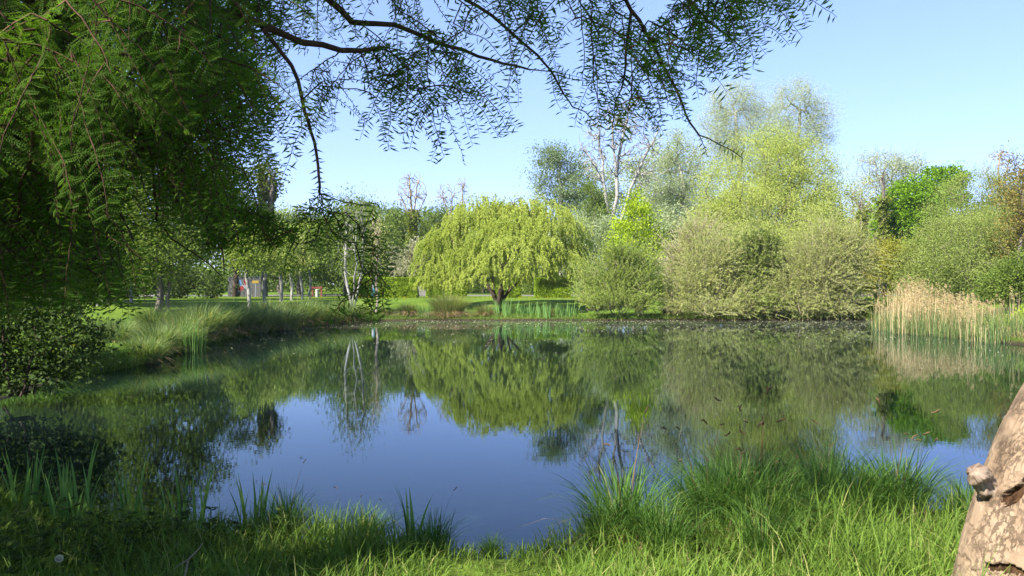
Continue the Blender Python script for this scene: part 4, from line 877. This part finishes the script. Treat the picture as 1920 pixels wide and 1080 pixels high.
    Nn = nrm(np.cross(D_, ed) + rng.normal(size=(len(k), 3)) * .25)
    Ls = .088 * (.5 + .75 * rng.random(len(k))); tint = np.clip(.5 * vnoise(Pp * 1.5, 3) + .5 * rng.random(len(k)), 0, 1)
    near = Pp[:, 1] < 5.2
    lb = GB(); f = ~near; leafquads(lb, Pp[f], D_[f], Nn[f], Ls[f], .0135, tint[f])
    # nearest sprays: every needle of the leaflet
    q = np.where(near)[0]; K = 9; kk = np.repeat(q, 2 * K); tt = np.tile(np.repeat((np.arange(K) + .5) / K, 2), len(q)); sd = np.tile([1., -1.], len(q) * K)[:, None]
    S_ = nrm(np.cross(D_, Nn))[kk]; nl = .016 * (1 - .55 * np.abs(tt - .35))
    leafquads(lb, Pp[kk] + D_[kk] * (Ls[kk] * 1.25 * tt)[:, None], nrm(S_ * sd + D_[kk] * .45), Nn[kk], nl, .0042, tint[kk])
    leafquads(lb, Pp[q], D_[q], Nn[q], Ls[q] * 1.2, .003, tint[q])
    part('sprays', lb, M['redwood'], root, off)
    # rest of the crown, above and behind the picture: shaped to cast shade and leave sun gaps
    m = 3600; C = np.stack([rng.uniform(-12, 3, m), rng.uniform(-5, 10, m), np.where(rng.random(m) < .25, rng.uniform(1.6, 4.5, m), rng.uniform(4.5, 14, m))], -1)
    rr = np.hypot(C[:, 0] + 4.6, C[:, 1] - 3); k1 = rr < 7.4 - .42 * np.maximum(C[:, 2] - 5, 0)
    k2 = (C[:, 1] < -.6) | (C[:, 2] - CAMZ > .385 * np.maximum(C[:, 1], 0) + .9) | (np.abs(C[:, 0]) > .72 * np.maximum(C[:, 1], 0) + 1.5)
    k2 &= np.linalg.norm(C - np.array([0, 0, CAMZ]), axis=1) > 1.9
    tpar = (C[:, 2] - .7) / TO_SUN[2]; hx = C[:, 0] - TO_SUN[0] * tpar; hy = C[:, 1] - TO_SUN[1] * tpar
    lit = ((hx > -.3 + .8 * (vnoise(C * .8, 3) - .5)) & (hx < 9) & (hy > 1.5) & ((hy < 5.5 + .8 * vnoise(C * 1.3, 29)) | ((hx > 2.5) & (hy < 8)))); lit |= (hx > -1.8) & (hx < 0) & (hy > 3) & (hy < 5.3) & (vnoise(C * 1.1, 9) > .42); k3 = ~lit | (rng.random(m) < .02)
    lp = C - np.array([-2.2, 3.9, 3.1]); lp = lp - (lp @ TO_SUN)[:, None] * TO_SUN; k3 &= np.linalg.norm(lp, axis=1) > 1.6
    k2 &= (C[:, 2] > 4.4) | (C[:, 0] < -1.6)
    C = C[k1 & k2 & k3]; Nw, pw = grow(trunk[3:], [-1] + list(range(10)), C, .2); rw = np.minimum(radii(pw, .006, .2), .1); wb = GB(); graph_tubes(wb, Nw, pw, rw, 5, skip=11); part('upper_limbs', wb, B_RED, root, off)
    kc = np.repeat(np.arange(len(C)), 130); u = rng.normal(size=(len(kc), 3)) * np.array([.42, .42, .25]); lb = GB(); LP = C[kc] + u; ok = ~((LP[:, 1] > -.3) & (np.abs(LP[:, 0]) < .68 * LP[:, 1] + .35) & (np.abs(LP[:, 2] - CAMZ) < .40 * LP[:, 1] + .35)); kc = kc[ok]; u = u[ok]
    leafquads(lb, C[kc] + u, nrm(u * [1, 1, .2] + rng.normal(size=u.shape) * .3 + [0, 0, -.2]), nrm(rng.normal(size=u.shape) * .5 + [0, 0, 1]), .15, .05, rng.random(len(kc)))
    part('crown', lb, M['redwood'], root, off)
overhanging_tree()

# ------------------------------------------------------------------ dark broadleaf shrub on the left bank, nearest
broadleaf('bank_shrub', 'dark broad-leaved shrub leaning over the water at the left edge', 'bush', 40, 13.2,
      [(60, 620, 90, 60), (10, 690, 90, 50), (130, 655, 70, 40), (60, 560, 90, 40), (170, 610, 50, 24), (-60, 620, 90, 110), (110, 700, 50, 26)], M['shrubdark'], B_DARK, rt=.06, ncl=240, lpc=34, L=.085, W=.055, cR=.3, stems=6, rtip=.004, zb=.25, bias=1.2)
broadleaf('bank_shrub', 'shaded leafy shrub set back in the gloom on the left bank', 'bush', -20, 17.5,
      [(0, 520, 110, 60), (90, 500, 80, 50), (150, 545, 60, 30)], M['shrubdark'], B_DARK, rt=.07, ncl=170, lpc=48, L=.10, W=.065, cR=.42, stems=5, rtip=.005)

# ------------------------------------------------------------------ leaning trunk at the right
def leaning_trunk():
    base = np.array([2.72, 4.15, .20]); D = 4.15
    root = empty('plane_tree', tuple(base), 'thick leaning tan trunk with flaking bark and a sawn stub at the right edge', 'tree')
    nz, nth = 420, 360; zs = np.linspace(-.15, 3.4, nz); th = np.linspace(0, 2 * np.pi, nth, endpoint=False)
    T, Zz = np.meshgrid(th, zs)
    zc = np.minimum(Zz, 1.35); ax = .06 * zc + .22 * zc ** 2 + .62 * np.maximum(Zz - 1.35, 0); ay = .06 * Zz
    R = .405 + .12 * np.exp(-np.maximum(Zz + .1, 0) / .16) * (1 + .25 * np.sin(3 * T + 1)) - .035 * Zz + .02 * np.sin(2 * T + Zz * 2)
    P3 = np.stack([np.cos(T) * .34, np.sin(T) * .34, Zz], -1)
    n1 = fbm(P3 * np.array([10, 10, 7]), 4, 1); n2 = fbm(P3 * np.array([16, 16, 11]), 4, 7); n3 = fbm(P3 * 45, 3, 13); big = fbm(P3 * 2.6, 3, 23)
    plate = np.clip((n1 - .50 + .10 * (n2 - .5)) / .02, 0, 1)           # raised old bark against smooth young bark
    warp = np.stack([n2, n3, n1], -1) * .35
    cr = np.abs(fbm(P3 * np.array([7, 7, 4.]) + warp, 3, 31) - .5)       # crack network
    crack = np.clip(1 - cr / .018, 0, 1) * np.clip((n1 - .44) / .05, 0, 1)
    horiz = np.abs(vnoise(np.stack([Zz * 5.2 + .9 * n1 + .3 * n2, T * .6, T * 0], -1), 41) - .5); seam = np.clip(1 - horiz / .03, 0, 1) * (Zz < .55) * np.clip((big - .42) / .08, 0, 1)
    R = R + plate * .0035 + (n2 - .5) * .006 + (n3 - .5) * .003 - crack * .004 - seam * .012 + (big - .5) * .03
    # torn hollows: angle (seen from the camera, 0 = towards it), height, sizes, slope
    dep = np.zeros_like(R); face = ((T + np.pi / 2 + np.pi) % (2 * np.pi)) - np.pi
    for (fa, fz, sa, sz, sl_, dp) in ((-1.18, .74, .17, .05, 1.15, .05), (-1.06, .83, .10, .05, 1.15, .05), (-1.0, .915, .09, .035, .6, .045), (-.74, .62, .2, .07, .3, .04), (-.95, .40, .35, .028, .12, .03), (-.5, .75, .14, .05, .3, .04)):
        a_ = (face - fa) * .33; z_ = Zz - fz - sl_ * a_; q = (a_ / (sa * .33)) ** 2 + (z_ / sz) ** 2 + (n2 - .5) * 2.6 + (n3 - .5) * 1.2
        dep = np.maximum(dep, np.clip((1 - q) / .25, 0, 1) * dp)
    R = R - dep
    V = np.stack([np.cos(T) * R + ax, np.sin(T) * R + ay, Zz], -1).reshape(-1, 3) + base
    i = np.arange(nz * nth).reshape(nz, nth); j = np.roll(i, -1, 1)
    Q = np.stack([i[:-1], j[:-1], j[1:], i[1:]], -1).reshape(-1, 4)
    col = np.clip(.52 + .10 * (plate - .5) + (n2 - .5) * .35 + (big - .5) * .45 - crack * .12 - seam * .3, .12, 1); col = np.where(dep > .004, .05 + .06 * n3, col)
    g = GB(); g.add(V, Q, col[:-1].ravel(), True)
    m, t, N, L, Pn = newmat('bark_plane'); at_ = N.new('ShaderNodeAttribute'); at_.attribute_name = 'tint'; r = N.new('ShaderNodeValToRGB')
    cr_ = r.color_ramp; cr_.elements[0].color = (.035, .017, .008, 1); cr_.elements[1].color = (.33, .25, .172, 1)
    for (p, c) in ((.12, (.06, .032, .015)), (.22, (.12, .085, .057)), (.45, (.21, .148, .098)), (.6, (.268, .196, .132))): e = cr_.elements.new(p); e.color = (*c, 1)
    tc = N.new('ShaderNodeTexCoord'); mp = N.new('ShaderNodeMapping'); mp.inputs['Scale'].default_value = (1, 1, .5); mp.inputs['Rotation'].default_value = (0, .35, 0); L.new(tc.outputs['Object'], mp.inputs[0])
    no = N.new('ShaderNodeTexNoise'); no.inputs['Scale'].default_value = 38; no.inputs['Detail'].default_value = 9; no.inputs['Roughness'].default_value = .72; L.new(mp.outputs[0], no.inputs[0])
    wv = N.new('ShaderNodeMix'); wv.data_type = 'RGBA'; wv.blend_type = 'LINEAR_LIGHT'; wv.inputs[0].default_value = .06; L.new(mp.outputs[0], wv.inputs[6]); L.new(no.outputs['Color'], wv.inputs[7])
    vo = N.new('ShaderNodeTexVoronoi'); vo.feature = 'DISTANCE_TO_EDGE'; vo.inputs['Scale'].default_value = 24; L.new(wv.outputs[2], vo.inputs['Vector'])
    ck = N.new('ShaderNodeMapRange'); ck.inputs[1].default_value = .0; ck.inputs[2].default_value = .10; ck.inputs[3].default_value = -.16; ck.inputs[4].default_value = .04; L.new(vo.outputs['Distance'], ck.inputs[0])
    n4 = N.new('ShaderNodeTexNoise'); n4.inputs['Scale'].default_value = 5; n4.inputs['Detail'].default_value = 3; L.new(tc.outputs['Object'], n4.inputs[0])
    pm = N.new('ShaderNodeMapRange'); pm.inputs[1].default_value = .45; pm.inputs[2].default_value = .6; L.new(n4.outputs[0], pm.inputs[0])
    cm = N.new('ShaderNodeMath'); cm.operation = 'MULTIPLY'; L.new(ck.outputs[0], cm.inputs[0]); L.new(pm.outputs[0], cm.inputs[1])
    hs = N.new('ShaderNodeMath'); hs.operation = 'MULTIPLY_ADD'; hs.inputs[1].default_value = .40; L.new(no.outputs[0], hs.inputs[0]); L.new(cm.outputs[0], hs.inputs[2])
    bp = N.new('ShaderNodeBump'); bp.inputs['Strength'].default_value = .9; bp.inputs['Distance'].default_value = .03; L.new(hs.outputs[0], bp.inputs['Height']); L.new(bp.outputs[0], Pn.inputs['Normal'])
    ad = N.new('ShaderNodeMath'); ad.operation = 'ADD'; sb = N.new('ShaderNodeMath'); sb.operation = 'SUBTRACT'; sb.inputs[1].default_value = .20; L.new(at_.outputs['Fac'], sb.inputs[0]); L.new(sb.outputs[0], ad.inputs[0]); L.new(hs.outputs[0], ad.inputs[1])
    L.new(ad.outputs[0], r.inputs[0]); L.new(r.outputs[0], Pn.inputs['Base Color']); Pn.inputs['Roughness'].default_value = .9; Pn.inputs['Specular IOR Level'].default_value = .15
    part('trunk', g, m, root, base)
    # sawn stub on the left side, pointing left and up
    nz, nth = 60, 70; s = np.linspace(0, 1, nz); T, S = np.meshgrid(np.linspace(0, 2 * np.pi, nth, endpoint=False), s)
    a = np.array([X(1880, 4.24), 4.24, Z(950, 4.24)]); b = np.array([X(1824, 4.12), 4.12, Z(884, 4.12)])
    d = nrm(b - a); u = nrm(np.cross(d, [0, 1, 0])); v = np.cross(d, u)
    pr = .098 - .064 * S ** .75 + .012 * np.exp(-((S - .8) / .1) ** 2); pr = np.where(S > .86, pr * np.sqrt(np.clip(1 - ((S - .86) / .14) ** 2, 0, 1)) + 1e-4, pr)
    P3 = np.stack([np.cos(T), np.sin(T), S * 3], -1); pr = pr * (1 + 1.2 * (fbm(P3 * 1.9, 4, 4) - .5) + .12 * (fbm(P3 * np.array([7, 7, 1.2]), 3, 5) - .5))
    cpos = a + (b - a) * (np.minimum(S, .965)[..., None]) + np.array([0, 0, 1]) * (.03 * np.sin(S * 3))[..., None]
    V = cpos + (u * np.cos(T)[..., None] + v * np.sin(T)[..., None]) * pr[..., None]
    i = np.arange(nz * nth).reshape(nz, nth); j = np.roll(i, -1, 1); g = GB(); colr = np.clip(.5 + .7 * (fbm(P3 * np.array([5, 5, 1.]), 4, 9) - .5) + .12 * np.sin(T), 0, 1)
    g.add(V.reshape(-1, 3), np.stack([i[:-1], j[:-1], j[1:], i[1:]], -1).reshape(-1, 4), colr[:-1].ravel(), True)
    ms, t, N, L, Pn = newmat('wood_stub'); at_ = N.new('ShaderNodeAttribute'); at_.attribute_name = 'tint'; r = N.new('ShaderNodeValToRGB'); r.color_ramp.elements[0].color = (.10, .065, .045, 1); r.color_ramp.elements[0].position = .25; r.color_ramp.elements[1].color = (.25, .19, .14, 1); r.color_ramp.elements[1].position = .75
    L.new(at_.outputs['Fac'], r.inputs[0]); L.new(r.outputs[0], Pn.inputs['Base Color']); Pn.inputs['Roughness'].default_value = .7
    part('branch_stub', g, ms, root, base)
leaning_trunk()

# ------------------------------------------------------------------ near bank grass, sedges, irises, weeds
g = GB()
P = scatter(130000, -6, 6.2, 2.6, 7.6, -.12, 5); n = len(P)
dsh = sdist(P[:, 0], P[:, 1]); hv = vnoise(P * np.array([1.4, 1.4, 1]), 19)
keep = rng.random(n) < np.clip(.35 + .9 * hv, 0, 1) * np.where(P[:, 0] > .75, np.clip(dsh / .8 + .1, .2, 1), 1); P = P[keep][:52000]; n = len(P); hv = vnoise(P * np.array([1.4, 1.4, 1]), 19); right = np.clip((P[:, 0] - .6) / 1.5, 0, 1); gap = np.exp(-((P[:, 0] + .25) / .5) ** 2)
H = (.10 + .26 * rng.random(n) * (.4 + hv) + .34 * right * rng.random(n) ** 1.6 * np.clip(sdist(P[:, 0], P[:, 1]) / .7 - .2, .25, 1)) * (1 - .6 * gap)
blades(g, P, rng.random(n) * 6.283, H, .25 + .9 * rng.random(n) ** 1.5, .0055 + .004 * rng.random(n), 4, .7, np.clip(.6 * vnoise(P * 2, 4) + .4 * rng.random(n) + (rng.random(n) < .06) * .7, 0, 1))
tag(link('grass', g.mesh('grass', M['grass'])), 'bright green grass covering the near bank in the foreground', 'grass', kind='stuff')
NS = [tussock_parts(300, .16, .62, .75, .0075, M['grassd'], dead=24, heads=h, seg=5, curl=.75) for h in (0, 2, 3, 3)]
near = [(.85, 6.0, .95, 1, 'tall arching sedge tussock at the water edge, right of the open gap in the grass'), (.62, 5.75, .62, 0, 'low sedge tussock at the right lip of the open gap'), (1.5, 6.1, .62, 2, 'small sedge tussock right of the dip beside the tallest arching one'),
 (1.5, 6.35, .85, 1, 'seeding sedge tussock in front of the dark middle reflection'), (1.72, 6.2, .95, 2, 'dense sedge tussock with brown seed heads, middle of the right grass'), (1.98, 6.5, .95, 3, 'sedge tussock with curved seed heads against the water'),
 (2.15, 6.35, .72, 2, 'straggly sedge tussock with dry stems among it'), (2.55, 6.55, .95, 0, 'upright sedge tussock against blue water, left of the pair near the trunk'), (2.85, 6.7, .8, 1, 'sedge tussock of the pair near the leaning trunk, left one'), (3.2, 6.6, .85, 3, 'sedge tussock of the pair near the leaning trunk, right one'),
 (3.55, 6.2, .7, 0, 'sedge tussock half hidden by the leaning trunk'), (1.05, 5.5, .6, 0, 'sunlit short tussock below the tallest arching sedge'), (1.7, 5.4, .65, 0, 'sunlit short tussock in the middle of the right grass'), (-.55, 5.75, .52, 1, 'short seeding tussock left of the open gap'),
 (-1.1, 6.0, .55, 2, 'short tussock with small brown heads, left of the lone iris'), (-1.7, 6.05, .62, 1, 'shaded tussock where the grass meets the dark reflection'), (-.15, 5.6, .3, 0, 'smallest tussock right in the open gap'),
 (1.6, 6.2, .8, 0, 'dark sedge tussock across the dip from the tallest arching one'), (1.6, 6.62, .9, 1, 'tall dark sedge tussock at the very water edge in front of the olive reflection'), (1.87, 6.0, .8, 0, 'dark sedge tussock behind the sunlit grass, middle right'),
 (2.1, 6.75, .9, 3, 'seeding sedge tussock leaning over the water, middle right'), (2.3, 6.25, .62, 1, 'dark sedge tussock behind the tallest sunlit blades'), (2.72, 6.35, .85, 0, 'dark sedge tussock left of the pair near the trunk'), (3.02, 6.4, .8, 2, 'sedge tussock squeezed between the pair near the leaning trunk'), (.98, 5.7, .7, 0, 'dark tussock at the foot of the tallest arching sedge')]
for i, (x, y, s, k, lab) in enumerate(near): put(NS[k], 'sedge_tussock', lab, 'sedge', x, y, s * (1.35 if x > .7 else 1.15), 'sedge tussocks on the near bank')
IN = [tussock_parts(nb_, rd, .62, .22, .030, M['iris'], seg=5, curl=.3) for nb_, rd in ((9, .05), (16, .16))]
iris = [(-.70, 5.75, .95, 0, 'lone bright iris plant standing against blue water left of the open gap'), (-2.05, 6.35, 1.0, 1, 'iris plant at the right end of the shaded irises'), (-2.6, 6.5, 1.05, 1, 'shaded iris plant second from the right end'), (-3.1, 6.6, 1.0, 1, 'shaded iris plant below the reflected trunk'),
 (-3.5, 6.45, 1.1, 1, 'tall shaded iris plant in the lower left'), (-3.95, 6.5, 1.05, 1, 'shaded iris plant near the left edge'), (-4.3, 6.3, 1.1, 1, 'shaded iris plant at the left edge of the photo'), (-3.3, 6.0, .9, 1, 'shaded iris plant in front, above the weeds')]
for x, y, s, k, lab in iris: put(IN[k], 'iris_plant', lab, 'iris', x, y, s, 'iris plants on the near bank')
# leafy weeds, lower left
g = GB(); P = scatter(3600, -5, -1.6, 3.2, 6.0, .35, 5, lambda Q: vnoise(np.column_stack([Q * 1.3, Q[:, 0] * 0]), 51) > .36)[:420]; n = len(P); Hs = .08 + .22 * rng.random(n)
top = P + np.stack([rng.normal(size=n) * .03, rng.normal(size=n) * .03, Hs], -1); tubes(g, P, top, .0025, .0018, 4, .3)
for (fr, k_) in ((1., 4), (.65, 3), (.4, 2)):
    for q in range(k_):
        a = rng.random(n) * 6.283; b = P + (top - P) * fr; d = nrm(np.stack([np.cos(a), np.sin(a), .15 + .3 * rng.random(n)], -1)); leafquads(g, b, d, nrm(np.stack([rng.normal(size=n) * .3, rng.normal(size=n) * .3, 0 * a + 1], -1)), .05 + .035 * rng.random(n), .036, rng.random(n))
tag(link('weeds', g.mesh('weeds', M['dark'])), 'broad-leaved green weeds in the shade at the lower left', 'weeds', kind='stuff')
# dandelion clock
x, y = at(110, 4.35); z = G(x, y); o = empty('dandelion_clock', (x, y, z), 'grey dandelion clock on a thin stem among the lower left weeds', 'flower')
zt = Z(1048, 4.35); g = GB(); tubes(g, [(x, y, z - .02), (x + .005, y, (z + zt) / 2)], [(x + .005, y, (z + zt) / 2), (x, y, zt)], .003, .0025, 6); part('stem', g, M['mid'], o, (x, y, z))
g = GB(); u = rdir(260); c = np.array([x, y, zt]); tubes(g, c + u * .003, c + u * .017, .0004, .0004, 3, .3)
for q in range(4): leafquads(g, c + u * .017, nrm(u * .5 + rdir(260)), rdir(260), .006, .0022, .8)
part('seed_ball', g, M['fluff'], o, (x, y, z))
# dead sticks
x, y = at(352, 4.4); z = G(x, y); o = empty('dead_twig', (x, y, z), 'thin dry forked twig sticking out of the lower left grass', 'twig')
g = GB(); K = [(345, 1085), (352, 1050), (372, 1030), (380, 1018)]; W_ = [np.array([X(a, 4.4), 4.4, Z(b, 4.4)]) for a, b in K]; tubes(g, W_[:-1], W_[1:], [.006, .005, .004], [.005, .004, .002], 6)
W2 = [np.array([X(a, 4.38), 4.38, Z(b, 4.38)]) for a, b in ((352, 1050), (338, 1058), (325, 1068))]; tubes(g, W2[:-1], W2[1:], [.004, .003], [.003, .002], 6); part('stick', g, B_TWIG, o, (x, y, z))

# specks on the water: fluff, petals and duckweed bits
n = 12000; xx = rng.uniform(-11, 20, n); yy = 7 + 39 * rng.random(n) ** .45; k = (sdist(xx, yy) < -.15) & (rng.random(n) < .12 + .88 * np.clip((yy - 18) / 26, 0, 1)) & ((vnoise(np.stack([xx * .25, yy * .5, xx * 0], -1), 71) > .38))
P = np.column_stack([xx[k], yy[k], np.full(k.sum(), .004)]); n = len(P); a = rng.random(n) * 6.283; g = GB(); sz = (.016 + .055 * rng.random(n) ** 3) * (.5 + P[:, 1] / 46)
leafquads(g, P, np.stack([np.cos(a), np.sin(a), 0 * a + .02], -1), np.tile([0, 0, 1.], (n, 1)), sz, sz * .8, np.where(rng.random(n) < .35, .8 + .2 * rng.random(n), .15 * rng.random(n)))
tag(link('floating_specks', g.mesh('floating_specks', M['fluff'])), 'pale fluff and specks floating on the pond', 'flotsam', kind='stuff')
